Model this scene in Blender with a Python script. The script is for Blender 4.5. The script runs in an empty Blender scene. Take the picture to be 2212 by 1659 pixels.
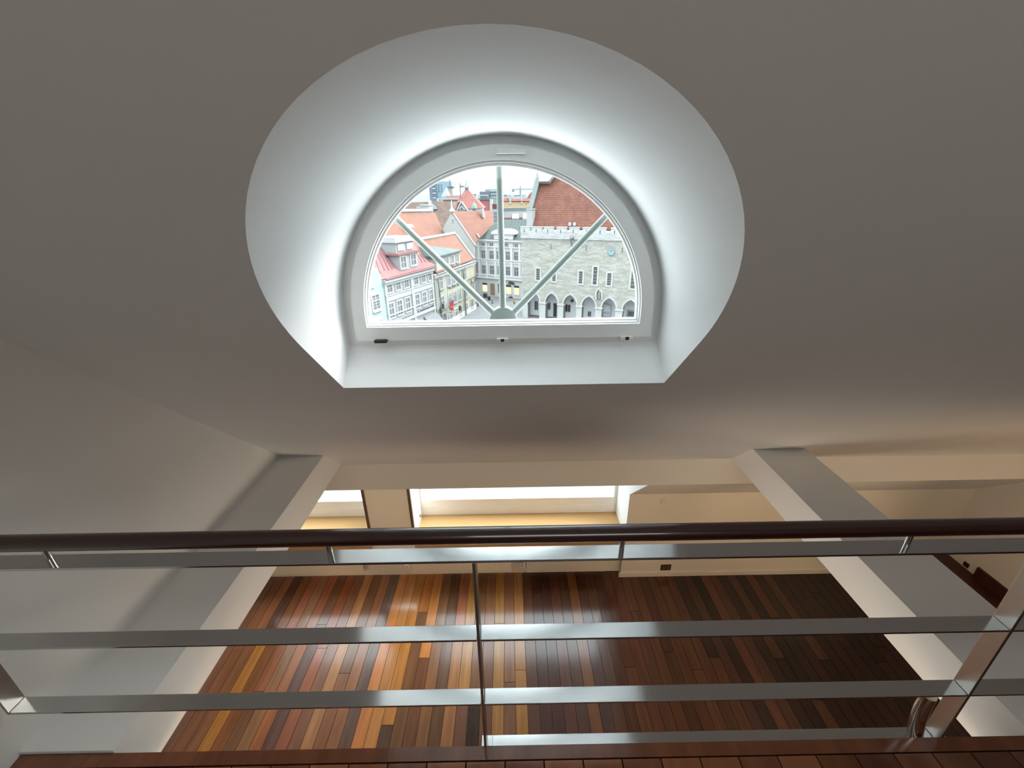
import bpy, math, random
from mathutils import Vector, Matrix
from mathutils.geometry import tessellate_polygon
random.seed(7)
SC = bpy.context.scene
COL = SC.collection
V = Vector
rad = math.radians

# ---------------------------------------------------------------- camera
FPX, CX, CY = 925.4, 1106.0, 829.5
_p, _r, _y = rad(23.4154), rad(-0.80938), rad(0.24459)
FW = V((math.cos(_p)*math.sin(_y), math.cos(_p)*math.cos(_y), -math.sin(_p)))
_R0 = V((math.cos(_y), -math.sin(_y), 0)); _U0 = _R0.cross(FW)
RT = math.cos(_r)*_R0 + math.sin(_r)*_U0
UP = -math.sin(_r)*_R0 + math.cos(_r)*_U0
cam = bpy.data.cameras.new('camera'); cam.sensor_width = 36; cam.sensor_fit = 'HORIZONTAL'
cam.lens = FPX/2212*36; cam.clip_start = 0.02; cam.clip_end = 3000
camo = bpy.data.objects.new('camera', cam); COL.objects.link(camo)
camo.matrix_world = Matrix(((RT.x, UP.x, -FW.x, 0), (RT.y, UP.y, -FW.y, 0), (RT.z, UP.z, -FW.z, 0), (0, 0, 0, 1)))
SC.camera = camo

def ray(px, py): return FW + RT*((px-CX)/FPX) + UP*((CY-py)/FPX)
def atY(px, py, y): d = ray(px, py); return d*(y/d.y)
def atZ(px, py, z): d = ray(px, py); return d*(z/d.z)
def atX(px, py, x): d = ray(px, py); return d*(x/d.x)
def atP(px, py, n, c): d = ray(px, py); return d*(c/d.dot(n))

# ---------------------------------------------------------------- colour management
SC.view_settings.view_transform = 'Standard'
SC.view_settings.look = 'None'
SC.view_settings.gamma = 1
SC.view_settings.exposure = 1.36
SC.view_settings.use_curve_mapping = False

# ---------------------------------------------------------------- sky (overcast)
SKY = 1.0
w = bpy.data.worlds.new('sky'); SC.world = w; w.use_nodes = True
nt = w.node_tree; nt.nodes.clear()
o_ = nt.nodes.new('ShaderNodeOutputWorld'); b_ = nt.nodes.new('ShaderNodeBackground')
tc = nt.nodes.new('ShaderNodeTexCoord'); mp = nt.nodes.new('ShaderNodeMapping'); mp.inputs['Scale'].default_value = (1, 1, 3.2)
nz = nt.nodes.new('ShaderNodeTexNoise'); nz.inputs['Scale'].default_value = 3.5; nz.inputs['Detail'].default_value = 5
cr = nt.nodes.new('ShaderNodeValToRGB')
cr.color_ramp.elements[0].position = .38; cr.color_ramp.elements[0].color = (.60, .72, .79, 1)
cr.color_ramp.elements[1].position = .66; cr.color_ramp.elements[1].color = (.84, .88, .90, 1)
b_.inputs['Strength'].default_value = SKY
L = nt.links.new
L(tc.outputs['Generated'], mp.inputs['Vector']); L(mp.outputs[0], nz.inputs['Vector']); L(nz.outputs['Fac'], cr.inputs[0])
# brightness of an overcast sky: grows evenly from the horizon to the zenith
sx = nt.nodes.new('ShaderNodeSeparateXYZ'); L(tc.outputs['Generated'], sx.inputs[0])
ma = nt.nodes.new('ShaderNodeMath'); ma.operation = 'MULTIPLY_ADD'; ma.use_clamp = False; ma.inputs[1].default_value = 3.4; ma.inputs[2].default_value = .62
mx = nt.nodes.new('ShaderNodeMath'); mx.operation = 'MAXIMUM'; mx.inputs[1].default_value = 0.; L(sx.outputs['Z'], mx.inputs[0]); L(mx.outputs[0], ma.inputs[0])
L(ma.outputs[0], b_.inputs['Strength'])
L(cr.outputs[0], b_.inputs['Color']); L(b_.outputs[0], o_.inputs['Surface'])

def lamp(kind, name, loc, energy, color=(1, 1, 1), size=1.0, size_y=None, target=None, **kw):
    l = bpy.data.lights.new(name, kind); l.energy = energy; l.color = color
    if kind == 'AREA':
        l.size = size
        if size_y: l.shape = 'RECTANGLE'; l.size_y = size_y
    elif kind in ('POINT', 'SPOT'): l.shadow_soft_size = size
    for k, v in kw.items(): setattr(l, k, v)
    o = bpy.data.objects.new(name, l); COL.objects.link(o); o.location = loc
    if target is not None:
        o.rotation_euler = (V(target)-V(loc)).to_track_quat('-Z', 'Y').to_euler()
    return o
# the sun behind thin cloud, high on the right: wide and soft
lamp('SUN', 'veiled_sun', (36, 19, 30), 3.8, (1, .985, .96), target=(0, 0, 0), angle=rad(50))
# unseen area light added behind the viewer to fill the room
lamp('AREA', 'rear_fill_light', (.7, -3.0, .85), 14.5, (1, .99, .95), 2.4, 1.3, target=(.9, .6, -1.2))
# warm spots under the gallery that wash the outer wall of the room below
for x, tx, e in ((-2.4, -2.6, 50), (-.2, -.6, 46), (1.9, 1.9, 56), (3.7, 4.0, 66)):
    lamp('SPOT', 'wall_washer', (x, .72, -2.35), e, (1, .72, .44), .06, target=(tx, 4.77, -3.95), spot_size=rad(44), spot_blend=1.)
lamp('POINT', 'lower_lamp', (.3, -.35, -2.32), 20, (1, .78, .56), .2)
lamp('SPOT', 'beam_fill_spot', (1.5, .60, -2.35), 30, (1, .88, .76), .35, target=(-1.45, 1.7, -1.95), spot_size=rad(62), spot_blend=1.)  # this spot and the next are added to brighten the inner beam faces
lamp('SPOT', 'beam_fill_spot', (-1.1, .60, -2.35), 46, (1, .88, .76), .25, target=(1.9, 1.8, -1.95), spot_size=rad(62), spot_blend=1.)
lamp('POINT', 'lower_lamp', (4.2, .2, -2.5), 22, (1, .70, .42), .2)
lamp('SPOT', 'floor_spot', (-.9, .72, -2.3), 48, (1, .60, .30), .05, target=(-.85, 3.45, -5.25), spot_size=rad(20), spot_blend=1.)
lamp('SPOT', 'floor_spot', (-2.3, .72, -2.3), 60, (1, .58, .28), .05, target=(-2.5, 4.2, -5.25), spot_size=rad(18), spot_blend=1.)

# ---------------------------------------------------------------- materials
MATS = {}
ALB = 1.0          # scale on colours; darkens the outdoor ones to offset the strong sky light
def mat(name, col, rough=.6, metal=0., var=.05, scale=6., bump=0., kind=None, spec=.5, emit=None, stretch=(1, 1, 1)):
    if name in MATS: return MATS[name]
    col = tuple(v*ALB for v in col)
    m = bpy.data.materials.new(name); m.use_nodes = True; MATS[name] = m
    t = m.node_tree; N = t.nodes; K = t.links.new
    bs = N['Principled BSDF']
    bs.inputs['Roughness'].default_value = rough; bs.inputs['Metallic'].default_value = metal
    bs.inputs['Specular IOR Level'].default_value = spec
    tcn = N.new('ShaderNodeTexCoord'); mpn = N.new('ShaderNodeMapping'); mpn.inputs['Scale'].default_value = stretch if kind != 'stone' else (.35, 1.4, 1)
    K(tcn.outputs['UV' if kind in ('tile', 'stone') else 'Object'], mpn.inputs[0])
    n = N.new('ShaderNodeTexNoise'); n.inputs['Scale'].default_value = scale; n.inputs['Detail'].default_value = 4
    K(mpn.outputs[0], n.inputs['Vector'])
    hsv = N.new('ShaderNodeHueSaturation'); hsv.inputs['Color'].default_value = (*col, 1)
    mr = N.new('ShaderNodeMapRange'); mr.inputs[1].default_value = .25; mr.inputs[2].default_value = .75
    mr.inputs[3].default_value = 1-var; mr.inputs[4].default_value = 1+var
    K(n.outputs['Fac'], mr.inputs[0]); K(mr.outputs[0], hsv.inputs['Value'])
    out = hsv.outputs['Color']; hgt = n.outputs['Fac']
    if kind == 'plank':
        oi = N.new('ShaderNodeObjectInfo'); K(oi.outputs['Color'], hsv.inputs['Color'])
        ad = N.new('ShaderNodeVectorMath'); ad.operation = 'ADD'
        sc = N.new('ShaderNodeVectorMath'); sc.operation = 'SCALE'; sc.inputs['Scale'].default_value = 37.
        cmb = N.new('ShaderNodeCombineXYZ'); K(oi.outputs['Random'], cmb.inputs[0]); K(oi.outputs['Random'], cmb.inputs[1])
        K(cmb.outputs[0], sc.inputs[0]); K(tcn.outputs['Object'], ad.inputs[0]); K(sc.outputs[0], ad.inputs[1]); K(ad.outputs[0], mpn.inputs[0])
    if kind in ('tile', 'stone'):
        br = N.new('ShaderNodeTexBrick'); K(tcn.outputs['UV'], br.inputs['Vector'])
        big = N.new('ShaderNodeTexNoise'); big.inputs['Scale'].default_value = .55 if kind == 'tile' else .8
        big.inputs['Detail'].default_value = 5; K(tcn.outputs['UV'], big.inputs['Vector'])
        c = V(col)
        if kind == 'tile':
            br.inputs['Color1'].default_value = (*(c*1.13), 1); br.inputs['Color2'].default_value = (*(c*.86), 1); br.inputs['Mortar'].default_value = (*(c*.55), 1)
            br.inputs['Scale'].default_value = 1; br.inputs['Brick Width'].default_value = scale*.9; br.inputs['Row Height'].default_value = scale
            br.inputs['Mortar Size'].default_value = scale*.10; br.inputs['Mortar Smooth'].default_value = .6
        else:
            br.inputs['Color1'].default_value = (*(c*1.12), 1); br.inputs['Color2'].default_value = (*(c*.82), 1); br.inputs['Mortar'].default_value = (*(c*.86), 1)
            br.inputs['Scale'].default_value = 1; br.inputs['Brick Width'].default_value = .95; br.inputs['Row Height'].default_value = .21
            br.inputs['Mortar Size'].default_value = .03; br.inputs['Mortar Smooth'].default_value = 1.; br.offset_frequency = 2; br.squash = .7; br.squash_frequency = 3
            wob = N.new('ShaderNodeTexNoise'); wob.inputs['Scale'].default_value = 1.3; wob.inputs['Detail'].default_value = 3; K(tcn.outputs['UV'], wob.inputs['Vector'])
            av = N.new('ShaderNodeVectorMath'); av.operation = 'MULTIPLY_ADD'; av.inputs[1].default_value = (.5, .35, 0)
            K(wob.outputs['Color'], av.inputs[0]); K(tcn.outputs['UV'], av.inputs[2]); K(av.outputs[0], br.inputs['Vector'])
        K(br.outputs['Color'], hsv.inputs['Color']); K(mpn.outputs[0], big.inputs['Vector']) if kind == 'stone' else None; K(big.outputs['Fac'], mr.inputs[0]); hgt = br.outputs['Fac']
    K(out, bs.inputs['Base Color'])
    if bump:
        bp = N.new('ShaderNodeBump'); bp.inputs['Strength'].default_value = bump
        bp.inputs['Distance'].default_value = .02 if kind not in ('tile', 'stone') else .15
        if kind in ('tile', 'stone'): bp.invert = True
        K(hgt, bp.inputs['Height']); K(bp.outputs[0], bs.inputs['Normal'])
    if emit:
        bs.inputs['Emission Color'].default_value = (*emit[:3], 1); bs.inputs['Emission Strength'].default_value = emit[3]
    return m

def s2l(r, g, b):
    f = lambda v: ((v/255+.055)/1.055)**2.4 if v > 10 else v/255/12.92
    return (f(r), f(g), f(b))

def glass(name, tint=(.93, .96, .95), refl=.06):
    m = bpy.data.materials.new(name); m.use_nodes = True; MATS[name] = m
    t = m.node_tree; N = t.nodes; N.clear(); K = t.links.new
    o = N.new('ShaderNodeOutputMaterial'); mx = N.new('ShaderNodeMixShader'); tr = N.new('ShaderNodeBsdfTransparent'); gl = N.new('ShaderNodeBsdfGlossy')
    tr.inputs[0].default_value = (*tint, 1); gl.inputs['Roughness'].default_value = .02; mx.inputs[0].default_value = refl
    K(tr.outputs[0], mx.inputs[1]); K(gl.outputs[0], mx.inputs[2]); K(mx.outputs[0], o.inputs[0]); return m

PAINT = mat('white_wall_paint', (.80, .79, .765), .85, var=.012, scale=3, bump=.02, spec=.2)
PAINT2 = mat('cream_wall_paint', (.77, .72, .63), .85, var=.02, scale=3, bump=.02, spec=.2)
REVEAL = mat('white_reveal_paint', (.92, .93, .935), .8, var=.01, scale=3, bump=.01, spec=.2)
FRAMEW = mat('white_window_lacquer', (.84, .845, .83), .35, var=.01)
BEAD = mat('bright_white_bead', (.9, .9, .9), .3, var=.01)
BARG = mat('grey_green_bar_paint', (.40, .45, .43), .45, var=.06, scale=12)
STEEL = mat('brushed_steel', (.62, .63, .635), .13, 1., var=.04, scale=18, stretch=(1, 30, 30))
STEELP = mat('satin_steel', (.50, .455, .41), .36, 1., var=.04, scale=18)
CHROME = mat('polished_steel', (.75, .73, .68), .08, 1., var=.02)
RAILW = mat('dark_rail_wood', s2l(52, 18, 12), .3, var=.2, scale=9, stretch=(.6, 8, 8))
_b = RAILW.node_tree.nodes['Principled BSDF']; _b.inputs['Coat Weight'].default_value = 1.; _b.inputs['Coat Roughness'].default_value = .09; _b.inputs['Coat IOR'].default_value = 1.55
PLANK = mat('hardwood_plank', (.2, .1, .05), .16, var=.26, scale=16, stretch=(1, .09, 1), bump=.04, kind='plank', spec=.6)
DARKW = mat('dark_hardwood', s2l(70, 34, 22), .4, var=.2, scale=8)
SILLW = mat('honey_wood_sill', s2l(178, 142, 94), .3, var=.06, scale=5, stretch=(.5, 6, 6))
RADI = mat('cream_radiator_enamel', (.76, .71, .60), .4, var=.02)
BLACKP = mat('dark_brown_plastic', (.03, .02, .015), .4)
WHITEP = mat('white_plastic', (.8, .8, .78), .4, var=.01)
PANE = glass('clear_window_glass', (.95, .97, .965), .03)

# ---------------------------------------------------------------- helpers
class MB:
    def __init__(s): s.v = []; s.f = []; s.uv = []; s.sm = []
    def add(s, vs, fs, uvs=None, smooth=False):
        b = len(s.v); s.v += [tuple(p) for p in vs]
        for i, f in enumerate(fs):
            s.f.append(tuple(b+k for k in f)); s.sm.append(smooth); s.uv.append([uvs[k] for k in f] if uvs else None)
        return s
    def box(s, x0, x1, y0, y1, z0, z1):
        return s.hexa([V((x, y, z)) for z in (z0, z1) for (x, y) in ((x0, y0), (x1, y0), (x1, y1), (x0, y1))])
    def hexa(s, P):
        return s.add(P, [(3, 2, 1, 0), (4, 5, 6, 7), (0, 1, 5, 4), (1, 2, 6, 5), (2, 3, 7, 6), (3, 0, 4, 7)])
    def poly(s, pts, uvs=None, holes=()):
        loops = [list(map(V, pts))]+[list(map(V, h)) for h in holes]
        allp = [p for l in loops for p in l]
        tris = tessellate_polygon(loops)
        return s.add(allp, [tuple(t) for t in tris], uvs)
    def prism(s, pts, d, uvs=None):
        """planar polygon PTS pushed by the vector D, closed"""
        pts = [V(p) for p in pts]; d = V(d); n = len(pts)
        tris = tessellate_polygon([pts])
        s.add(pts, [tuple(t) for t in tris], uvs)
        s.add([p+d for p in pts], [tuple(reversed(t)) for t in tris], uvs)
        q = pts+[p+d for p in pts]
        s.add(q, [(i, (i+1) % n, n+(i+1) % n, n+i) for i in range(n)])
        return s
    def ring(s, A, B, d, smooth=False):
        """flat ring between matching closed outlines A (outer), B (inner), pushed by D"""
        A = [V(p) for p in A]; B = [V(p) for p in B]; d = V(d); n = len(A)
        q = A+B+[p+d for p in A]+[p+d for p in B]; fs = []
        for i in range(n):
            j = (i+1) % n
            fs += [(i, j, n+j, n+i), (2*n+j, 2*n+i, 3*n+i, 3*n+j)]
        s.add(q, fs)
        fs = []
        for i in range(n):
            j = (i+1) % n
            fs += [(j, i, 2*n+i, 2*n+j), (n+i, n+j, 3*n+j, 3*n+i)]
        return s.add(q, fs, smooth=False)
    def tube(s, pts, r, n=12, cap=True, sx=1., up=None):
        pts = [V(p) for p in pts]; rr = r if isinstance(r, (list, tuple)) else [r]*len(pts)
        vs = []; fs = []
        for i, p in enumerate(pts):
            t = (pts[min(i+1, len(pts)-1)]-pts[max(i-1, 0)]).normalized()
            u = V(up) if up else (V((0, 0, 1)) if abs(t.z) < .9 else V((1, 0, 0)))
            a = t.cross(u).normalized(); b = a.cross(t).normalized()
            for k in range(n):
                th = 2*math.pi*k/n; vs.append(p+a*(rr[i]*sx*math.cos(th))+b*(rr[i]*math.sin(th)))
        for i in range(len(pts)-1):
            for k in range(n):
                fs.append((i*n+k, i*n+(k+1) % n, (i+1)*n+(k+1) % n, (i+1)*n+k))
        s.add(vs, fs, smooth=True)
        if cap:
            m = len(pts)-1
            s.add(vs[:n], [tuple(range(n))]); s.add(vs[m*n:], [tuple(reversed(range(n)))])
        return s
    def build(s, name, m, parent=None, color=None, kind=None, label=None, bevel=0):
        me = bpy.data.meshes.new(name); me.from_pydata(s.v, [], s.f)
        if any(u for u in s.uv):
            ul = me.uv_layers.new(name='UVMap'); k = 0
            for u in s.uv:
                if u:
                    for c in u: ul.data[k].uv = c; k += 1
                else: k += 0
            # faces without uv keep 0,0 : handled by order below
        if any(s.sm): me.polygons.foreach_set('use_smooth', s.sm)
        me.materials.append(m)
        ob = bpy.data.objects.new(name, me); COL.objects.link(ob)
        if parent is not None: attach(ob, parent)
        if color: ob.color = (*color, 1)
        if kind: ob['kind'] = kind
        if label: ob['label'] = label
        if bevel:
            bv = ob.modifiers.new('bevel', 'BEVEL'); bv.width = bevel; bv.segments = 2; bv.limit_method = 'ANGLE'
        return ob
def _fix_uv(self, name, *a, **k): pass
_ob = MB.build
def build(self, name, m, parent=None, **kw):
    # write uvs face by face (loop order equals face order in from_pydata)
    o = _ob(self, name, m, parent, **kw)
    if o.data.uv_layers:
        ul = o.data.uv_layers[0].data; k = 0
        for f, u in zip(self.f, self.uv):
            for i in range(len(f)):
                ul[k].uv = u[i] if u else (0, 0); k += 1
    return o
MB.build = build

WORLDLOC = {}
def attach(ob, parent):
    ob.parent = parent
    top = parent
    while top.parent: top = top.parent
    ob.matrix_parent_inverse = Matrix.Translation(-WORLDLOC.get(top.name, V((0, 0, 0)))) if parent is top else Matrix.Identity(4)
def thing(name, label, cat, loc, group=None):
    o = bpy.data.objects.new(name, None); COL.objects.link(o); o.location = loc; o.empty_display_size = .1
    WORLDLOC[o.name] = V(loc)
    o['label'] = label; o['category'] = cat
    if group: o['group'] = group
    return o
def tag(o, label, cat, group=None):
    o['label'] = label; o['category'] = cat
    if group: o['group'] = group
    return o
def lin(c): return s2l(*c)

# ================================================================= ROOM SHELL
# roof slope: z = C0 - y (45 degrees);  upper gallery floor at ZM, lower floor at ZL
C0, ZM, ZL = 1.028, -1.81, -5.25
YW = 4.77            # knee wall of the lower room
YG = 5.34            # glass plane of the lower windows
YP = 3.10            # face of the purlin
XL, XR = -1.78, 7.0
WX, WZ, WR = -.029, -.508, .745     # arch of the round-headed window (centre, radius) at y = 2
NA = 56
def Dshape(R, zb, y, cx=WX, cz=WZ, s=1.0):
    """outline of an arch with a flat bottom, scaled by S about the origin's axis"""
    P = [(cx-R, zb)]
    for i in range(NA+1):
        a = math.pi-math.pi*i/NA; P.append((cx+R*math.cos(a), cz+R*math.sin(a)))
    P.append((cx+R, zb))
    return [V((x*s, y, z*s)) for x, z in P]
sl = lambda x, y: V((x, y, C0-y))
arch_hole = [V((p.x, C0-p.z, p.z)) for p in Dshape(WR, -.797, 0)]

pier_l = atY(790, 1100, YW).x; pier_r = atY(887, 1100, YW).x; win_r = atY(1357, 1100, YW).x
win_l = pier_l-1.75
def structure(name, mb, m, **k): return mb.build(name, m, kind='structure', **k)

mb = MB(); mb.poly([sl(XL, -1.5), sl(XR, -1.5), sl(XR, YP+.2), sl(XL, YP+.2)], holes=[arch_hole])
# the same slope carried on below the purlin, between the lower windows
YT = 3.42
for x0, x1 in ((-4.6, win_l), (win_r, XR)):
    mb.poly([sl(x0, YP+.1), sl(x1, YP+.1), sl(x1, YW), sl(x0, YW)])
mb.poly([sl(-4.6, YP+.1), sl(XR, YP+.1), sl(XR, YT), sl(-4.6, YT)])
mb.poly([V((XL, -1.5, 2.528)), V((XR, -1.5, 2.528)), V((XR, -4.0, .03)), V((XL, -4.0, .03))])   # opposite slope
mb.poly([V((-4.6, -4, -2.06)), V((XL+.02, -4, -2.06)), V((XL+.02, 3.2, -2.06)), V((-4.6, 3.2, -2.06))])
structure('ceiling', mb, PAINT)
mb = MB()
mb.poly([V((XL, -4, ZM-.25)), V((XL, 3.25, ZM-.25)), V((XL, 3.25, C0-3.2)), V((XL, -1.5, 2.53)), V((XL, -4, .03))])
mb.poly([V((-4.6, -4, ZL)), V((-4.6, 5.5, ZL)), V((-4.6, 5.5, -1.9)), V((-4.6, -4, -1.9))])
structure('wall_left', mb, PAINT)
mb = MB(); mb.poly([V((XR, -4, ZM-.25)), V((XR, 3.4, ZM-.4)), V((XR, -1.5, 2.53)), V((XR, -4, .03))])
structure('wall_right', mb, PAINT)
XRL = 6.38
mb = MB(); mb.poly([V((XRL, -4, ZL)), V((XRL, 5.0, ZL)), V((XRL, 5.0, -1.9)), V((XRL, -4, -1.9))])
structure('wall_right', mb, PAINT2)
mb = MB(); mb.poly([V((-4.6, -4, ZL)), V((XR, -4, ZL)), V((XR, -4, .06)), V((-4.6, -4, .06))])
structure('wall_back', mb, PAINT)
# knee wall with openings
mb = MB()
ZS = -4.51           # lower window sills
ZK = C0-YW           # top of knee wall
for x0, x1, z0, z1, y in ((-4.6, win_l, ZL, ZK, YW), (pier_l, pier_r, -4.62, -2.38, YW), (win_r, XRL, ZL, ZK, YW),
                          (-4.6, win_r, ZL, -4.60, YW+.10)):
    mb.poly([V((x0, y, z0)), V((x1, y, z0)), V((x1, y, z1)), V((x0, y, z1))])
xw = atY(1338, 1238, YW).x
mb.poly([V((win_r, YW, ZL)), V((win_r, YW+.12, ZL)), V((win_r, YW+.12, -4.6)), V((win_r, YW, -4.6))])
mb.box(win_r-.03, XRL, YW-.025, YW, ZL, ZL+.07)
structure('wall_front', mb, PAINT2)
# brown strips standing in for the shadow gaps at the pier edges
mb = MB()
for x in (pier_l, pier_r): mb.box(x-.018, x+.018, YW-.012, YW+.03, ZS, -2.38)
structure('gap_strip_1', mb, mat('taupe_brown', s2l(98, 78, 58), .6))

# purlin and tie beams
YE_ = .902
mb = MB(); mb.box(-4.6, XR, YP, YP+.42, -2.335, -2.072); structure('purlin_beam', mb, PAINT2)
mb = MB(); mb.hexa([V(p) for p in ((XL, YE_, -2.05), (-1.446, YE_, -2.05), (-1.446, YP+.05, -2.05), (XL, YP+.05, -2.05), (XL, YE_, -1.797), (-1.446, YE_, -1.797), (-1.446, 2.9, -1.797), (XL, 2.9, -1.797))])
structure('tie_beam', mb, PAINT)
mb = MB(); mb.hexa([V(p) for p in ((1.888, YE_, -2.07), (2.298, YE_, -2.07), (2.298, YP+.05, -2.07), (1.888, YP+.05, -2.07), (1.888, YE_, -1.823), (2.298, YE_, -1.823), (2.298, 2.9, -1.823), (1.888, 2.9, -1.823))])
structure('tie_beam', mb, PAINT)

# ----------------------------------------------------------------- round-headed window
win = thing('window_1', 'half-round attic window with three grey fan bars and a white sash', 'window', (WX, 2, -.64))
win['kind'] = 'structure'
mb = MB(); fr = Dshape(WR, -.645, 2.0)
n = len(fr)
mb.add(arch_hole+fr, [(i, i+1, n+i+1, n+i) for i in range(n-1)], smooth=True)
mb.build('reveal', REVEAL, win)
mb = MB(); sil = [arch_hole[0], arch_hole[-1], fr[-1], fr[0]]
mb.add(sil, [(0, 1, 2, 3)]); mb.build('window_sill', REVEAL, win)
# outer frame, sash, bead, pane
s = 1.0
mb = MB(); mb.ring(Dshape(.775, -.665, 1.995), Dshape(.672, -.575, 1.995), (0, .09, 0)); mb.build('outer_frame', FRAMEW, win)
s = 1.955/2
mb = MB(); mb.ring(Dshape(.714, -.626, 1.955, s=s), Dshape(.656, -.560, 1.955, s=s), (0, .075, 0)); sash = mb.build('sash', FRAMEW, win, bevel=.004)
s = 1.975/2
mb = MB(); mb.ring(Dshape(.6535, -.5575, 1.972, s=s), Dshape(.646, -.549, 1.972, s=s), (0, .06, 0)); mb.build('inner_frame', mat('grey_inner_frame', (.60, .61, .60), .4), win)
s = 1.0
mb = MB(); mb.ring(Dshape(.652, -.556, 2.0), Dshape(.634, -.536, 2.0), (0, .03, 0)); mb.build('glazing_bead', BEAD, win)
mb = MB(); P = Dshape(.648, -.55, 2.02); mb.prism(P, (0, .006, 0)); mb.build('pane', PANE, win)
# fan bars outside the pane
yb = 2.06
hub = atY(1087, 692, yb)
def bar(px0, px1, w0, w1):
    a = atY(*px0, yb); b = atY(*px1, yb)
    mb = MB(); mb.tube([a, b], [w0/2, w1/2], n=12, sx=1., up=(0, 1, 0)); mb.build('fan_bar', BARG, win)
bar((1086.5, 676), (1078, 350), .031, .029)
bar((1072, 683), (850, 466), .034, .030)
bar((1102, 683), (1314, 461), .034, .030)
hr = (atY(1117, 688, yb).x-atY(1057, 688, yb).x)/2
mb = MB(); P = [hub+V((hr*math.cos(a), 0, hr*1.05*math.sin(a)-.004)) for a in [math.pi*i/20 for i in range(21)]]
mb.prism([p+V((0, -.018, 0)) for p in P], (0, .05, 0)); mb.build('fan_hub', BARG, win, bevel=.006)
# unseen white ledge added outside to bounce sky light into the reveal
mb = MB(); mb.hexa([V(q) for q in ((-1.8, 2.11, -.69), (1.8, 2.11, -.69), (1.8, 3.3, -.98), (-1.8, 3.3, -.98), (-1.8, 2.11, -.65), (1.8, 2.11, -.65), (1.8, 3.3, -.94), (-1.8, 3.3, -.94))])
mb.build('bounce_ledge', mat('white_bounce_ledge', (.86, .87, .87), .6), win)
# handle and fittings
ys = 1.955
a = atY(1073, 333, ys); b = atY(1136, 320, ys)
mb = MB(); mb.box(a.x, b.x, ys-.018, ys, a.z, b.z); h_ = mb.build('handle', WHITEP, win, bevel=.006)
mb = MB(); mb.box(a.x, b.x, ys-.034, ys-.016, a.z, a.z+.008); mb.build('lever', WHITEP, h_)
for px0, px1, y0, y1, m_ in ((810, 836, 740, 733, BLACKP), (1073, 1098, 736.5, 729.5, WHITEP), (1340, 1366, 733, 725, WHITEP)):
    a = atY(px0, y0, 1.95); b = atY(px1, y1, 1.95)
    mb = MB(); mb.box(a.x, b.x, 1.935, 1.99, a.z, b.z); f = mb.build('fitting', m_, win, bevel=.003)
    if m_ is WHITEP:
        c = (a.x+b.x)/2; mb = MB(); mb.box(c-.008, c+.008, 1.931, 1.95, a.z+.002, b.z-.001); mb.build('clip', BLACKP, f)

# ----------------------------------------------------------------- lower windows
def lower_window(idx, x0, x1, label):
    t = thing('window_%d' % idx, label, 'window', ((x0+x1)/2, YG, ZS)); t['kind'] = 'structure'
    mb = MB()
    for x in (x0, x1):
        if x in (win_l, win_r): mb.poly([V((x, YT, C0-YT)), V((x, YW, ZK)), V((x, YW, ZS-.1)), V((x, YG+.1, ZS-.1)), V((x, YG+.1, -2.38))])
        else: mb.poly([V((x, YW, -2.38)), V((x, YW, ZS-.1)), V((x, YG+.1, ZS-.1)), V((x, YG+.1, -2.38))])
    a_, b_ = (x0, (pier_l+pier_r)/2) if x1 == pier_l else ((pier_l+pier_r)/2, x1)
    mb.poly([V((a_, YT, C0-YT+.005)), V((b_, YT, C0-YT+.005)), V((b_, YG+.1, -2.38)), V((a_, YG+.1, -2.38))])
    mb.build('reveal', REVEAL, t)
    mb = MB(); mb.box(x0, x1, YW-.03, YG+.02, ZS-.11, ZS); mb.build('window_sill', SILLW, t)
    zb = atY(1106, 1077, YG).z; zm = atY(1106, 1092, YG).z
    mb = MB(); mb.box(x0, x1, YG-.01, YG+.08, ZS, zm); mb.build('upstand', FRAMEW, t)
    mb = MB()
    mb.box(x0, x1, YG+.0, YG+.07, zm, zb); mb.box(x0, x0+.05, YG, YG+.07, zb, -2.4); mb.box(x1-.05, x1, YG, YG+.07, zb, -2.4); mb.box(x0+.05, x1-.05, YG, YG+.07, -2.47, -2.4)
    mb.build('window_frame', FRAMEW, t)
    mb = MB(); mb.box(x0+.04, x1-.04, YG+.03, YG+.036, zb-.02, -2.45); mb.build('pane', PANE, t)
    return t
lower_window(2, win_l, pier_l, 'lower window with a honey wood sill, left of the taupe-edged pier')
t = lower_window(3, pier_r, win_r, 'wide lower window with a honey wood sill, right of the taupe-edged pier')
p = atY(911, 1113, YG-.15); mb = MB(); mb.tube([V((pier_r+.001, p.y, p.z)), V((pier_r+.03, p.y, p.z))], .028, 14); mb.build('bracket', mat('grey_fitting', (.25, .23, .2), .5), t)

# radiators below the sills
def radiator(px0, px1, yb, label):
    y0, y1 = 4.69, 4.77
    a = atY(px0, yb, y0); b = atY(px1, yb, y0)
    t = thing('radiator', label, 'radiator', ((a.x+b.x)/2, (y0+y1)/2, a.z), 'flat panel radiators below the lower windows')
    mb = MB(); mb.box(a.x, b.x, y0, y0+.025, a.z, -4.66); mb.build('front_panel', RADI, t, bevel=.004)
    mb = MB(); mb.box(a.x+.02, b.x-.02, y0+.035, y0+.06, a.z+.02, -4.68); mb.build('back_panel', RADI, t)
    mb = MB(); mb.tube([V((a.x-.12, 4.755, a.z+.05)), V((a.x+.05, 4.735, a.z+.05))], .011, 8)
    mb.tube([V((a.x-.12, 4.755, a.z+.10)), V((a.x+.05, 4.735, a.z+.10))], .011, 8); mb.build('pipe', RADI, t)
    mb = MB(); mb.tube([V((a.x-.035, 4.74, a.z+.05)), V((a.x-.035, 4.74, a.z+.17))], .022, 10); mb.build('valve', WHITEP, t)
radiator(560, 787, 1243, 'cream panel radiator below the left lower window')
radiator(891, 1105, 1239, 'cream panel radiator below the wide lower window, behind the thin centre rail post')
radiator(1138, 1309, 1237, 'cream panel radiator below the wide lower window, next to the wall with the socket')

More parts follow.
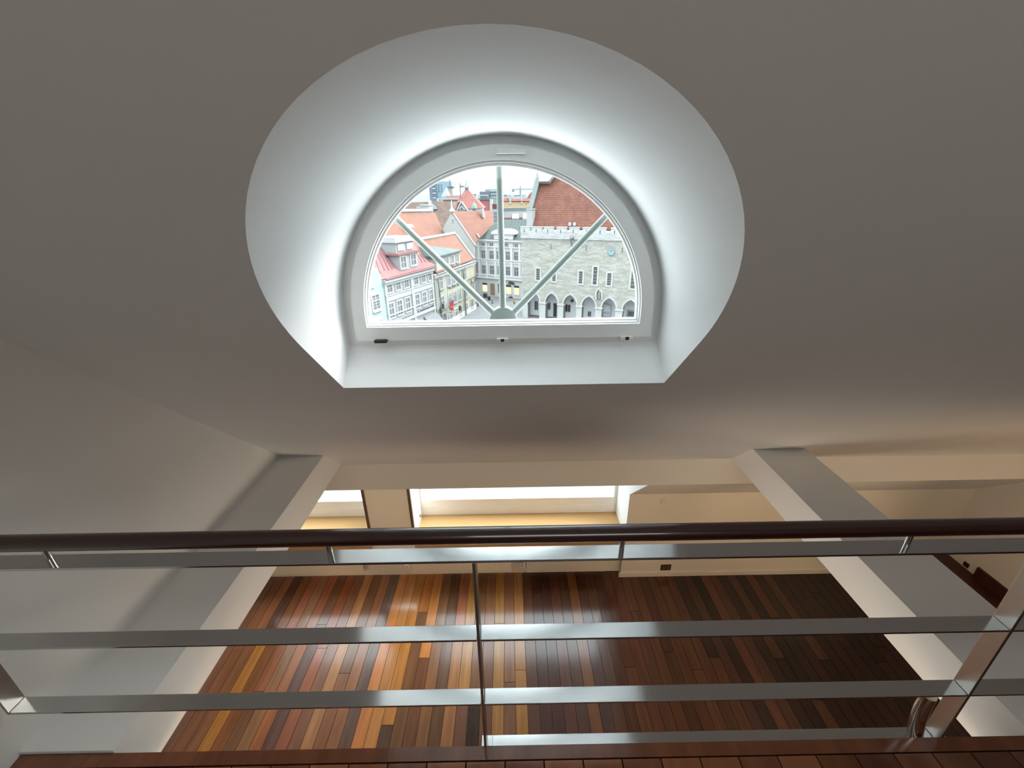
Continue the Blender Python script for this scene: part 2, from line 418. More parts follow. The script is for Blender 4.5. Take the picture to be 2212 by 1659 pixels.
# fittings on the knee wall
def plate(name, label, cat, px0, py0, px1, py1, m_, inner):
    a = atY(px0, py1, YW); b = atY(px1, py0, YW); c = (a+b)/2
    t = thing(name, label, cat, c)
    mb = MB(); mb.box(a.x, b.x, YW-.012, YW, a.z, b.z); mb.build('plate', m_, t, bevel=.003)
    for q in inner: mb = MB(); q(mb, a, b); mb.build(*( ('rocker', m_, t) if cat == 'switch' else ('outlet', MATS['taupe_brown'], t)))
plate('light_switch', 'small white light switch on the cream lower wall', 'switch', 1425, 1074, 1440, 1088, mat('cream_plastic', (.75, .68, .57), .4),
      [lambda mb, a, b: mb.box(a.x+.02, b.x-.02, YW-.02, YW-.012, a.z+.02, b.z-.02)])
plate('wall_socket', 'dark brown double socket low on the cream lower wall', 'socket', 1426, 1219, 1450, 1231, BLACKP,
      [lambda mb, a, b: mb.box(a.x+.02, (a.x+b.x)/2-.01, YW-.016, YW-.011, a.z+.015, b.z-.015), lambda mb, a, b: mb.box((a.x+b.x)/2+.01, b.x-.02, YW-.016, YW-.011, a.z+.015, b.z-.015)])

# ----------------------------------------------------------------- floors
PW = .1335           # plank width
PAL = {'b': (118, 82, 62), 'o': (158, 106, 62), 'p': (80, 61, 58), 'g': (140, 102, 60), 'd': (88, 62, 52), 'r': (126, 82, 58), 'k': (50, 31, 26), 'm': (102, 72, 56), 't': (138, 96, 66)}
fl = MB(); fl.box(-4.6, XRL, -4, YW+.3, ZL-.2, ZL-.012)
floor = structure('floor', fl, mat('dark_sub_floor', s2l(34, 20, 14), .6))
# kinds of plank by column from the left end of what shows, at y = 2.7
def plank_mesh(name, x0, x1, y0, y1, z, c, parent, th=.02, gap=.0026):
    mb = MB(); mb.box(x0+gap, x1-gap, y0+gap, y1-gap, z-th, z)
    return mb.build(name, PLANK, parent, color=c)
def col_at(px, py): return atZ(px, py, ZL).x
xs0 = col_at(700+1140/3.16, 1597)     # a joint that can be seen
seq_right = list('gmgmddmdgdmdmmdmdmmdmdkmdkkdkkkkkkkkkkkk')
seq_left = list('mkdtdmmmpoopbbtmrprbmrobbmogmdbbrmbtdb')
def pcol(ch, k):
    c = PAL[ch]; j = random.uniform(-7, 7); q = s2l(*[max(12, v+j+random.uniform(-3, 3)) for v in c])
    m_ = (1.3, 1.2, .98) if k < 0 else (.72, .52, .42)  # window light put into the colour: left planks brighter, right ones darker
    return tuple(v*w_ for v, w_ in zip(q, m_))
for side, seq in ((1, seq_right), (-1, seq_left)):
    for i, ch in enumerate(seq):
        x0 = xs0+i*PW if side > 0 else xs0-(i+1)*PW
        if x0 < -4.5 or x0+PW > XRL: continue
        cuts = [2.05]
        y = 2.05+random.uniform(.9, 4.2)
        while y < 4.5:
            cuts.append(y); y += random.uniform(1.8, 3.4)
        cuts.append(YW+.1)
        if side < 0 and i == 8: cuts = [2.05, atZ(745, 1568, ZL).y, YW+.1]
        for k in range(len(cuts)-1):
            cc = ch if k == 0 else (ch if random.random() < .35 else random.choice('bmrdtm' if side < 0 else ('mdb' if i < 7 else 'mdd' if i < 20 else 'kkkd')))
            if side < 0 and i == 8: cc = 'po'[k]
            if side < 0 and i in (2, 3, 4, 5, 6, 7) and k > 0: cc = random.choice('oorg')  # these oranger planks carry the warm light pool in their colour
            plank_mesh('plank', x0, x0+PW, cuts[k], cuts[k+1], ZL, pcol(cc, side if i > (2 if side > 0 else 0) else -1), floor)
mb = MB(); mb.box(-4.6, XRL, -4, 2.05, ZL-.012, ZL); mb.build('plank_field', DARKW, floor, kind='stuff')
# raised step in the right bay
ZR = -4.87
st = structure('floor', MB().box(5.15, XRL, -4, YW, ZL-.01, ZR), DARKW)
p = atX(2107, 1241, XRL); mb = MB(); mb.box(XRL-.03, XRL, 1.5, p.y, ZR, ZR+.16); structure('baseboard_right', mb, DARKW)
p = atX(2088, 1220, XRL)
t = thing('wall_socket', 'small dark socket on the tan wall above the dark floor at the far right', 'socket', p)
mb = MB(); mb.box(XRL-.014, XRL, p.y-.035, p.y+.035, p.z-.035, p.z+.035); mb.build('plate', BLACKP, t, bevel=.003)

# gallery floor: slab, nosing, boards running away from the viewer
YE = .90
g = structure('floor', MB().box(XL, XR, -4, YE-.005, ZM-.25, ZM-.035), PAINT)
MB().box(XL+.001, XR-.001, -3.99, YE-.008, ZM-.035, ZM-.0205).build('underlay', MATS['dark_sub_floor'], g)
mb = MB(); mb.box(XL+.002, XR, YE-.042, YE, ZM-.03, ZM)
nos = mb.build('nosing_board', PLANK, g, color=s2l(120, 72, 48))
NP = .1365
xg = atZ(701, 1650, ZM).x+.36
gpal = [(120, 76, 52), (112, 72, 54), (100, 62, 46), (88, 56, 48), (126, 88, 58), (110, 70, 46), (80, 48, 38), (140, 86, 46)]
k = 0; x = xg-NP*15
while x < XR-.2 and k < 60:
    if x > XL:
        c = gpal[(k*5+k//3) % 8]; dim = 1.0
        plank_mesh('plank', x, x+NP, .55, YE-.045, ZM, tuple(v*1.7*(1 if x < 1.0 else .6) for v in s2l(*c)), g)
    x += NP; k += 1
mb = MB(); mb.box(XL, XR, -4, .55, ZM-.02, ZM); mb.build('plank_field', DARKW, g, kind='stuff')

# ================================================================= RAILING
YR = .930
rail = thing('railing', 'stainless steel gallery railing with a round dark wood handrail across the picture', 'railing', (0, YR, ZM))
mb = MB(); zc = -.8605
mb.tube([V((XL+.02, YR, zc)), V((3.2, YR, zc))], .0235, 40, up=(0, 0, 1)); mb.build('handrail', RAILW, rail)
PX = [(-1.722, -1.713), (-.1155, -.1065), (1.545, 1.555), (3.15, 3.16)]
def flat(x0, x1, z, w=.0525, th=.008, nm='flat_bar'):
    mb = MB(); mb.box(x0, x1, YR-w/2, YR+w/2, z-th, z); return mb.build(nm, STEEL, rail, bevel=.0012)
flat(XL+.01, 3.2, -.929)
for z in (-1.254, -1.575):
    xs = [XL+.01]+[v for p_ in PX for v in p_]
    for i in range(2, len(xs)-1, 2): flat(xs[i]+(.001 if i else 0), xs[i+1]-.001, z)
flat(PX[1][1]+.001, PX[2][0]-.001, -1.853)
flat(PX[1][0]-.012, PX[1][1]+.02, -1.853+.0005)
for i, (x0, x1) in enumerate(PX):
    mb = MB(); mb.box(x0, x1, YR-.027, YR+.027, -1.583 if i == 0 else -1.875, -.937); mb.build('post', STEELP, rail, bevel=.001)
    if i in (2, 3):
        mb = MB(); mb.box(x0-.05, x1+.05, YR-.03, YR+.03, -1.875, -1.8625); mb.build('base_plate', STEEL, rail)
for x in (-1.312, -.519, .309, 1.1245, 1.94, 2.75):
    mb = MB(); mb.tube([V((x, YR, -.930)), V((x, YR, -.875))], .0075, 12); mb.build('pin', CHROME, rail)
# curved steel tube between lowest bar and foot, left of the right post
pts = []
P0, P1, P2 = atY(2006, 1500, YR), atY(1990, 1540, YR), atY(1976, 1586, YR)
P1 = P1+V((-.014, 0, 0))
for i in range(17):
    u = i/16; pts.append(P0*(1-u)**2+P1*2*u*(1-u)+P2*u*u)
pts = [V((p.x, YR, max(p.z, -1.853))) for p in pts if p.z < -1.584]
mb = MB(); mb.tube(pts, .0235, 20); mb.build('curved_tube', CHROME, rail)
#EXTERIOR
# ================================================================= OUTSIDE: THE SQUARE
HG = -24.0
ALB = .42
mb = MB(); mb.poly([V((-160, 9, HG)), V((160, 9, HG)), V((160, 900, HG)), V((-160, 900, HG))])
structure('ground', mb, mat('grey_cobbles', (.36, .37, .38), .8, var=.12, scale=.8))

W_WHITE = mat('white_render', (.60, .60, .61), .8, var=.03, scale=.5)
W_TRIM = mat('white_trim', (.76, .76, .76), .7, var=.01)
W_GREY = mat('pale_grey_render', (1.2, 1.18, 1.16), .8, var=.05, scale=.6)
W_CREAM = mat('pale_cream_render', (.70, .69, .61), .8, var=.03, scale=.5)
W_YEL = mat('pale_yellow_render', (.74, .70, .52), .8, var=.04, scale=.5)
W_MINT = mat('pale_mint_render', (.60, .74, .73), .8, var=.05, scale=.4)
W_PINK = mat('pink_render', (.74, .60, .62), .8)
T_ORANGE = mat('orange_roof_tiles', s2l(166, 102, 78), .75, var=.16, scale=.3, kind='tile', bump=.5)
T_RED = mat('weathered_red_roof_tiles', s2l(164, 98, 76), .75, var=.30, scale=.46, kind='tile', bump=.7)
T_BROWN = mat('brown_roof_tiles', s2l(150, 122, 108), .8, var=.34, scale=.36, kind='tile', bump=.5)
T_FAR = mat('far_red_roof_tiles', s2l(172, 100, 88), .8, var=.2, scale=.45, kind='tile', bump=.4)
M_RED = mat('faded_red_sheet_metal', s2l(190, 140, 140), .85, var=.1, scale=.7, spec=.15)
M_REDD = mat('dark_red_sheet_metal', s2l(168, 108, 112), .5)
M_GREEN = mat('grey_green_sheet_metal', s2l(116, 128, 125), .8, var=.1, scale=.5)
M_GREY = mat('grey_sheet_metal', s2l(150, 158, 162), .8, var=.05)
STONE = mat('pale_limestone_masonry', (.86, .825, .73), .85, var=.16, kind='stone', bump=.6)
STONEW = mat('whitewashed_limestone', (.94, .93, .91), .85, var=.08, kind='stone', bump=.3)
STONET = mat('dressed_limestone', (.95, .92, .86), .8, var=.04, scale=1.)
PGLASS = mat('dark_far_window_glass', (.33, .345, .35), .12, var=.25, scale=.9)
IRON = mat('dark_iron', (.08, .085, .09), .5)
GUT = mat('grey_zinc_gutter', (.30, .32, .33), .4)

class Fac:
    """upright facade plane: anchor (xy), direction of its run to the right"""
    def __init__(s, xy, e): s.o = V((xy[0], xy[1], 0)); s.e = V((e[0], e[1], 0)).normalized(); s.n = V((s.e.y, -s.e.x, 0)); s.c = s.o.dot(s.n)
    def P(s, u, z, out=0.): return s.o+s.e*u+s.n*out+V((0, 0, z))
    def pt(s, px, py, out=0.): return atP(px, py, s.n, s.c+out)
    def uz(s, px, py, out=0.): p = s.pt(px, py, out); return (p-s.o).dot(s.e), p.z
    def box(s, mb, u0, u1, z0, z1, o0, o1):
        return mb.hexa([s.P(u, z, o) for z in (z0, z1) for (u, o) in ((u0, o1), (u1, o1), (u1, o0), (u0, o0))])
    def poly(s, mb, uz, out=0., d=None):
        pts = [s.P(u, z, out) for u, z in uz]
        if d is None: return mb.poly(pts, uvs=[tuple(q) for q in uz])
        return mb.prism(pts, s.n*d, uvs=[tuple(q) for q in uz])
def fdir(deg): return (math.sin(rad(deg)), math.cos(rad(deg)))
def hdir(deg): return (math.sin(rad(deg)), -math.cos(rad(deg)))

def window(F, root, px, py, wpx, hpx, cols=2, tr=.33, surround=.16, m=W_TRIM, pm=PGLASS, name='window', out=0., bars=.07, sill=None, tmul=1., zr=None, rows=0):
    u0 = F.uz(px-wpx/2, py, out)[0]; u1 = F.uz(px+wpx/2, py, out)[0]
    z1 = F.uz(px, py-hpx/2, out)[1]; z0 = F.uz(px, py+hpx/2, out)[1]
    if zr: z0, z1 = zr
    mb = MB(); s_ = surround; o = out
    F.box(mb, u0-s_, u0, z0-s_, z1+s_, o, o+.10); F.box(mb, u1, u1+s_, z0-s_, z1+s_, o, o+.10)
    F.box(mb, u0, u1, z1, z1+s_, o, o+.10); F.box(mb, u0, u1, z0-s_, z0, o, o+.12)
    for i in range(1, cols):
        uu = u0+(u1-u0)*i/cols; F.box(mb, uu-bars/2, uu+bars/2, z0, z1, o, o+.07)
    if tr: zz = z1-(z1-z0)*tr; F.box(mb, u0, u1, zz-bars*.6, zz+bars*.6, o, o+.075)
    for i in range(1, rows):
        zz = z0+(z1-z0)*i/rows; F.box(mb, u0, u1, zz-bars*.3, zz+bars*.3, o, o+.065)
    w_ = mb.build(name, m, root)
    mb = MB(); F.box(mb, u0, u1, z0, z1, o-.02, o+.035); mb.build('pane', pm, w_)
    if sill:
        mb = MB(); F.box(mb, u0-s_, u1+s_, z0-s_-.12, z0-s_, o, o+.28); mb.build('sill', sill, w_)
    return w_
def line_box(F, mb, a, b, th, out):
    """a moulding that runs from pixel a to pixel b on the facade, TH px thick"""
    u0, z0 = F.uz(*a); u1, z1 = F.uz(*b); z = (z0+z1)/2; h = abs(F.uz(a[0], a[1]-th)[1]-z0)
    return F.box(mb, u0, u1, z-h/2, z+h/2, 0, out)
def text(F, root, body, a, b, hpx, m, name='lettering', out=.06):
    cu = bpy.data.curves.new(name, 'FONT'); cu.body = body; cu.extrude = .02; cu.resolution_u = 2
    u0, z0 = F.uz(*a); u1, z1 = F.uz(*b)
    h = abs(F.uz(a[0], a[1]-hpx)[1]-z0); cu.size = h/.70
    cu.materials.append(m)
    ob = bpy.data.objects.new(name, cu); COL.objects.link(ob)
    tmp = ob; bpy.context.view_layer.update()
    wd = max(.01, ob.dimensions.x); sx = (u1-u0)/wd
    z = (z0+z1)/2
    e, n = F.e, F.n; p = F.P(u0, z, out)
    M = Matrix(((e.x*sx, 0, n.x, p.x), (e.y*sx, 0, n.y, p.y), (0, 1, 0, p.z), (0, 0, 0, 1)))
    me = bpy.data.meshes.new_from_object(ob.evaluated_get(bpy.context.evaluated_depsgraph_get()))
    bpy.data.objects.remove(ob); ob = bpy.data.objects.new(name, me); COL.objects.link(ob)
    attach(ob, root); ob.matrix_basis = M; ob['kind'] = 'stuff'
    return ob
def pipe(F, mb, pts, r, out=.15):
    return mb.tube([F.pt(px, py)+F.n*out for px, py in pts], r, 8)
def roofpoly(F, pix, n, c, th=.3):
    """roof surface with plane n.p=c through pixel polygon; uv along the eave and up the slope"""
    pts = [atP(x, y, n, c) for x, y in pix]
    up = F.e.cross(V(n)).normalized(); up = up if up.z > 0 else -up
    uvs = [((p-F.o).dot(F.e), p.dot(up)) for p in pts]
    mb = MB(); mb.prism(pts, -V(n).normalized()*th, uvs); return mb
def slope(F, z, pitch, out=0.):
    """plane that rises from the eave line at height z going back from the facade"""
    n = F.n*math.sin(rad(pitch))+V((0, 0, math.cos(rad(pitch)))); p = F.P(0, z, out); return n, n.dot(p)
def centre(F, u, out=0.): return F.P(u, HG, out)

# facade lines
F_Y = Fac(atZ(1027.2, 667.4, HG), fdir(18.5))          # yellow row
q = F_Y.pt(942, 674)
F_W = Fac(q, fdir(23.3))                               # white row, nearer
F_H = Fac(atZ(1133, 686, HG), hdir(63.5))              # town hall
F_M = Fac(atZ(1068, 640, HG), hdir(60))                # grey house between

# ----------------------------------------------------------------- mint house
uA = F_W.uz(838, 680)[0]; z_ = F_W.uz(822, 594)[1]
uL = F_W.uz(790, 700)[0]-6
R_ = thing('building', 'pale mint house front with a cross-barred window at the lower left of the view', 'building', centre(F_W, (uA+uL)/2))
mb = MB()
prof = [(uL, HG), (uA, HG), (uA, F_W.uz(827, 606)[1]), (F_W.uz(821, 593)[0], F_W.uz(821, 593)[1]), (F_W.uz(816, 580)[0], F_W.uz(816, 579)[1]), (uL, F_W.uz(806, 577)[1])]
F_W.poly(mb, prof, 0, -9); mb.build('wall', W_MINT, R_)
window(F_W, R_, 812, 652.5, 14.5, 31, cols=2, tr=.36, surround=.3, rows=5, bars=.12, sill=W_TRIM)
mb = MB(); F_W.box(mb, F_W.uz(802, 690)[0], F_W.uz(826, 690)[0], F_W.uz(815, 688)[1]-.4, F_W.uz(815, 684)[1], 0, .15); mb.build('shop_lintel', W_TRIM, R_)
text(F_W, R_, 'ia', (801.5, 627), (808, 623), 4, mat('faded_grey_letters', (.5, .56, .56), .7))
mb = MB(); pipe(F_W, mb, [(829, 606), (840.5, 690)], .10); mb.build('drainpipe', W_GREY, R_)

# ----------------------------------------------------------------- white house, red mansard
u0, zE0 = F_W.uz(826.9, 605.5); u1, zE1 = F_W.uz(934.5, 578); zE = (zE0+zE1)/2
u0 = F_W.uz(838, 689)[0]; u1 = F_W.uz(940.5, 674)[0]
R_ = thing('building', 'white house with two rows of windows under a faded red metal mansard', 'building', centre(F_W, (u0+u1)/2))
mb = MB(); F_W.box(mb, u0, u1, HG, zE, -10, 0); mb.build('wall', W_WHITE, R_)
mb = MB(); F_W.box(mb, u0-.1, u1+.1, zE-.45, zE, 0, .55); F_W.box(mb, u0-.05, u1+.05, zE-.9, zE-.45, 0, .28); mb.build('cornice', W_TRIM, R_)
zA = lambda px, py, hp: (F_W.uz(px, py+hp/2)[1], F_W.uz(px, py-hp/2)[1])
A = lambda x, y: (795+x/14.747, 590+y/14.747)
zr1 = zA(*A(950, 385), 290/14.747*.97); zr2 = zA(*A(1010, 1095), 440/14.747)
for cx, cy, ww in ((675, 465, 150), (950, 385, 140), (1210, 300, 132), (1512, 205, 122), (1748, 125, 112), (1957, 70, 98)):
    window(F_W, R_, *A(cx, cy), ww/14.747, 20, cols=2, tr=0, surround=.26, zr=zr1, bars=.10, rows=2)
for cx, cy, ww in ((740, 1195, 150), (1010, 1090, 140), (1265, 990, 130), (1567, 880, 115), (1791, 785, 104), (2000, 700, 94)):
    window(F_W, R_, *A(cx, cy), ww/14.747, 30, cols=2, tr=.33, surround=.26, zr=zr2, bars=.12)
mb = MB(); zB = F_W.uz(*A(970, 690))[1]; F_W.box(mb, u0, u1, zB-.55, zB+.3, 0, .14); F_W.box(mb, u0, u1, zB+.3, zB+.45, 0, .24); mb.build('string_course', W_TRIM, R_); mb = MB()
zB = F_W.uz(*A(1810, 1080))[1]; F_W.box(mb, u0, u1, zB+.75, zB+.95, 0, .22); F_W.box(mb, u0, u1, zB-1.05, zB-.6, 0, .28); mb.build('string_course', W_TRIM, R_)
ua = F_W.uz(*A(1340, 300))[0]; ub = F_W.uz(*A(1415, 300))[0]
for q0, q1, oo in ((ua, ub, .2), (u0, u0+.5, .16), (u1-.5, u1, .16)): F_W.box(MB(), q0, q1, HG, zE-.9, 0, oo).build('pilaster', W_TRIM, R_)
LET = mat('dark_grey_letters', (.10, .10, .105), .6)
text(F_W, R_, 'KAERAJAAN', A(1580, 1262), A(2100, 1052), 4.1, LET)
text(F_W, R_, 'KAERAJAAN', A(1090, 1470), A(1410, 1352), 3.2, mat('faded_brown_letters', (.42, .41, .36), .7))
ua, za = F_W.uz(*A(1770, 1400)); ub, zb_ = F_W.uz(*A(2150, 1262))
mb = MB(); mb.hexa([F_W.P(ua, za-1.4, 1.6), F_W.P(ub, za-1.4, 1.6), F_W.P(ub, za-1.2, 0), F_W.P(ua, za-1.2, 0), F_W.P(ua, za-1.3, 1.65), F_W.P(ub, za-1.3, 1.65), F_W.P(ub, za+.15, 0), F_W.P(ua, za+.15, 0)])
mb.build('awning', mat('grey_awning', (.33, .33, .35), .8), R_)
# mansard
n, c = slope(F_W, zE, 47, .3)
C = lambda x, y: (800+x/11.06, 450+y/11.06)
D = lambda x, y: (900+x/13.827, 480+y/13.827)
mz = roofpoly(F_W, [(826, 604), (941.5, 573.5), C(1185, 1120), C(1000, 740), C(330, 700), C(130, 1120), C(60, 1400)], n, c, .35); mz.build('mansard_roof', M_RED, R_)
# standing seams
mb = MB()
for (a, b) in ((C(230, 1540), C(110, 1180)), (C(340, 1480), C(160, 1080)), (C(440, 1480), C(230, 1060)), (C(520, 1450), C(330, 1120)), (C(560, 1420), C(390, 1130)), (C(1240, 1290), C(1140, 1120)), (C(1330, 1290), C(1180, 1110)), (C(1420, 1290), C(1250, 1140))):
    P = [atP(*a, n, c), atP(*b, n, c)]; mb.tube([p+V(n)*.06 for p in P], .07, 6)
mb.build('roof_seam', M_REDD, R_, kind='stuff')
mb = MB(); mb.tube([F_W.P(u0, zE+.12, .62), F_W.P(u1, zE+.12, .62)], .13, 8); mb.build('gutter', M_REDD, R_)
# dormer of the white house
dd = thing  # (alias unused)
outd = -.3
ud0 = F_W.uz(*C(690, 1300), outd)[0]; ud1 = F_W.uz(*C(1140, 1250), outd)[0]
zd0 = F_W.uz(*C(920, 1480), outd)[1]; zd1 = F_W.uz(*C(880, 1080), outd)[1]; zd2 = F_W.uz(*C(860, 800), outd)[1]
mb = MB(); F_W.box(mb, ud0, ud1, zd0, zd1, outd-5, outd); F_W.box(mb, ud0+.2, ud1-.3, zd1, zd2, outd-5, outd-.55); dm = mb.build('dormer', W_WHITE, R_)
mb = MB(); F_W.box(mb, ud0-.5, ud1+.3, zd1-.05, zd1+.3, outd-5, outd+.35); mb.build('dormer_ledge', M_RED, dm)
mb = MB(); F_W.box(mb, ud0-.1, ud1, zd2, zd2+.35, outd-4.6, outd-.2); F_W.box(mb, ud0+.1, ud1-.2, zd2+.35, zd2+.8, outd-4.6, outd-.45); mb.build('dormer_cornice', W_TRIM, dm)
window(F_W, R_, *C(785, 1290), 10.5, 23.0, cols=2, tr=0, surround=.3, out=outd, bars=.14, name='dormer_window', rows=2)
window(F_W, R_, *C(1022, 1225), 10.2, 22.0, cols=2, tr=0, surround=.3, out=outd, bars=.14, name='dormer_window', rows=2)
zt0, zt1 = zd1+.55, zd2-.25
for fa, fb in ((.12, .45), (.58, .90)):
    mb = MB(); F_W.box(mb, ud0+(ud1-ud0)*fa, ud0+(ud1-ud0)*fb, zt0, zt1, outd-.55, outd-.42); mb.build('blind_panel', W_TRIM, R_)

# ----------------------------------------------------------------- yellow house with sign
B = lambda x, y: (930+x/12.29, 560+y/12.29)
u0 = F_Y.uz(943.5, 660)[0]; u1 = F_Y.uz(1027, 650)[0]; um = F_Y.uz(*B(860, 900))[0]
zE = (F_Y.uz(946, 593.5)[1]+F_Y.uz(1022, 563)[1])/2
R_ = thing('building', 'pale yellow house with a grey lettered sign and an orange tile roof', 'building', centre(F_Y, (u0+u1)/2))
mb = MB(); F_Y.box(mb, u0, u1, HG, zE, -9, 0); mb.build('wall', W_CREAM, R_)
mb = MB(); F_Y.box(mb, um, u1-.25, HG, zE-.2, 0, .08); mb.build('right_wall_panel', W_YEL, R_)
for a, b in ((B(215, 820), B(380, 780)), (B(445, 790), B(770, 700)), ):
    ua = F_Y.uz(*a)[0]; ub = F_Y.uz(*b)[0]; zc_ = (F_Y.uz(a[0], a[1])[1]+F_Y.uz(b[0], b[1])[1])/2
    mb = MB(); F_Y.box(mb, ua, ub, zc_-1.25, zc_+.1, 0, .05); mb.build('yellow_panel', W_YEL, R_)
mb = MB(); zg = F_Y.uz(*B(560, 1200))[1]; F_Y.box(mb, u0+.1, um-.3, HG, zg, 0, .05); mb.build('ground_storey', W_YEL, R_)
mb = MB(); F_Y.box(mb, u0, u1, HG, HG+1.1, 0, .14); mb.build('plinth', W_GREY, R_)
mb = MB(); F_Y.box(mb, u0, u1+.2, zE-.45, zE, 0, .5); F_Y.box(mb, u0, u1+.1, zE-.75, zE-.45, 0, .25); mb.build('cornice', W_GREY, R_)
mb = MB(); mb.tube([F_Y.P(u0, zE+.05, .65), F_Y.P(u1+.2, zE+.05, .65)], .16, 8); mb.build('gutter', GUT, R_)
for pts in ([B(185, 400), B(205, 470), B(160, 560), B(170, 620), B(215, 1000), B(250, 1300), B(262, 1580)], [B(880, 190), B(880, 230), B(830, 270), B(838, 420), B(870, 760), B(895, 1250), B(915, 1500)]): pipe(F_Y, MB(), pts, .13, .35).build('drainpipe', GUT, R_)
zA = lambda p, hp, F=F_Y: (F.uz(p[0], p[1]+hp/2)[1], F.uz(p[0], p[1]-hp/2)[1])
z1r = zA(B(475, 548), 24.5); z2r = zA(B(645, 992), 24.0)
for x, y, ww in ((272, 625, 75), (477, 545, 72), (607, 500, 66), (735, 445, 62)):
    window(F_Y, R_, *B(x, y), ww/12.29, 25, zr=z1r, surround=.22, sill=GUT, bars=.12)
for x, y, ww in ((318, 1150, 76), (512, 1050, 74), (645, 992, 70), (770, 935, 64)):
    window(F_Y, R_, *B(x, y), ww/12.29, 25, zr=z2r, surround=.22, sill=GUT, bars=.12)
window(F_Y, R_, *B(905, 385), 57/12.29, 23, zr=zA(B(905, 385), 23), surround=.22, bars=.12, out=.08)
window(F_Y, R_, *B(935, 890), 55/12.29, 18, zr=zA(B(935, 890), 18.5), surround=.22, sill=GUT, bars=.12, out=.08)
window(F_Y, R_, *B(1125, 690), 36/12.29, 16, zr=zA(B(1125, 690), 16), surround=.2, bars=.1, out=.08)
window(F_Y, R_, *B(1100, 1175), 48/12.29, 18, zr=zA(B(1100, 1175), 18), surround=.25, tr=0, m=W_CREAM, bars=.05, out=.08)
window(F_Y, R_, *B(798, 1365), 56/12.29, 18, surround=.2, m=W_CREAM, bars=.12, out=.05)
window(F_Y, R_, *B(540, 1480), 62/12.29, 16, surround=.2, bars=.12, out=.05)
window(F_Y, R_, *B(470, 1540), 40/12.29, 10, surround=.2, bars=.1, out=.05)
DOORG = mat('grey_shop_door', (.33, .335, .335), .5, var=.1, scale=1.2)
for x, y, ww, hh in ((685, 1460, 72, 290), (957, 1320, 62, 300)):
    window(F_Y, R_, *B(x, y), ww/12.29, hh/12.29, cols=2, tr=.2, surround=.22, m=W_GREY, pm=DOORG, name='door', bars=.06, out=.08)
# arched gate
ua, ub = F_Y.uz(*B(272, 1570))[0], F_Y.uz(*B(400, 1520))[0]; zt = F_Y.uz(*B(330, 1440))[1]; rr = (ub-ua)/2
arc = lambda r: [((ua+ub)/2-r, HG)]+[((ua+ub)/2+r*math.cos(math.pi-math.pi*i/14), zt-rr+r*math.sin(math.pi*i/14)) for i in range(15)]+[((ua+ub)/2+r, HG)]
mb = MB(); mb.ring([F_Y.P(*q, .05) for q in arc(rr+.4)], [F_Y.P(*q, .05) for q in arc(rr)], F_Y.n*.2); gt = mb.build('gate_arch', W_CREAM, R_)
mb = MB(); F_Y.poly(mb, arc(rr), .05, .06); mb.build('gate', DOORG, gt)
text(F_Y, R_, 'Apensel mua', B(488, 800), B(765, 702), 5.0, mat('grey_olive_letters', (.28, .28, .22), .6))
# iron sign frame
mb = MB(); o2 = .8
fp = lambda x, y: F_Y.pt(*B(x, y))+F_Y.n*.5
for a, b in (((940, 545), (1155, 438)), ((1020, 640), (1155, 568)), ((1022, 530), (1022, 640)), ((1122, 478), (1122, 580)), ((1155, 438), (1155, 568))): mb.tube([fp(*a), fp(*b)], .09, 6)
mb.build('sign_frame', IRON, R_)
for x, y in ((270, 1245), (210, 1355), (730, 1290)):
    mb = MB(); p = F_Y.pt(*B(x, y))+F_Y.n*.5; mb.tube([p-V((0, 0, .5)), p+V((0, 0, .5))], [.28, .18], 8); mb.tube([p, p-F_Y.n*.5], .06, 6); mb.build('lantern', IRON, R_)
# its roof, ridge coping and grey roofed dormer
n, c = slope(F_Y, zE, 48, .2)
mz = roofpoly(F_Y, [(945, 590), (1024.5, 559), D(1165, 365), D(100, 500), D(-100, 520), (880, 540)], n, c, .35); mz.build('roof', T_ORANGE, R_)
a, b = atP(*D(1150, 352), n, c), atP(*D(100, 492), n, c); b = a+F_Y.e*((b-a).dot(F_Y.e))
mb = MB(); mb.tube([a+V((0, 0, .2)), b+V((0, 0, .2))], .3, 8, sx=.7); mb.build('ridge_coping', W_TRIM, R_)
mb = MB(); mb.tube([atP(*D(1168, 372), n, c)+V(n)*.1, atP(*D(1700, 1085), n, c)+V(n)*.1], .22, 6); mb.build('verge', W_TRIM, R_)
outd = -.2
ud0 = F_Y.uz(*D(560, 950), outd)[0]; ud1 = F_Y.uz(*D(1295, 1000), outd)[0]; zd0 = F_Y.uz(*D(1200, 1320), outd)[1]; zd1 = F_Y.uz(*D(1290, 830), outd)[1]
mb = MB(); F_Y.box(mb, ud0, ud1, zd0, zd1, outd-5, outd); dm = mb.build('dormer', W_CREAM, R_)
mb = MB(); uc = (ud0+ud1)/2
pk = F_Y.P(uc, zd1+1.5, outd-5.2)
E4 = [F_Y.P(ud0-.35, zd1, outd+.45), F_Y.P(ud1+.35, zd1, outd+.45), F_Y.P(ud1+.35, zd1, outd-5), F_Y.P(ud0-.35, zd1, outd-5)]
mb.add(E4+[F_Y.P(ud0+1.0, zd1+1.9, outd-4.4), F_Y.P(ud0+2.2, zd1+1.9, outd-4.4)]+[p-V((0, 0, .3)) for p in E4], [(0, 1, 5, 4), (1, 2, 5), (2, 3, 4, 5), (3, 0, 4), (6, 7, 1, 0), (7, 8, 2, 1), (8, 9, 3, 2), (9, 6, 0, 3), (9, 8, 7, 6)])
mb.build('dormer_roof', M_GREEN, dm)
for x, y in ((900, 1130), (1058, 1112), (1208, 1070)):
    window(F_Y, R_, *D(x, y), 76/13.827, 15.6, surround=.2, bars=.1, tr=0, out=outd, name='dormer_window', sill=GUT)

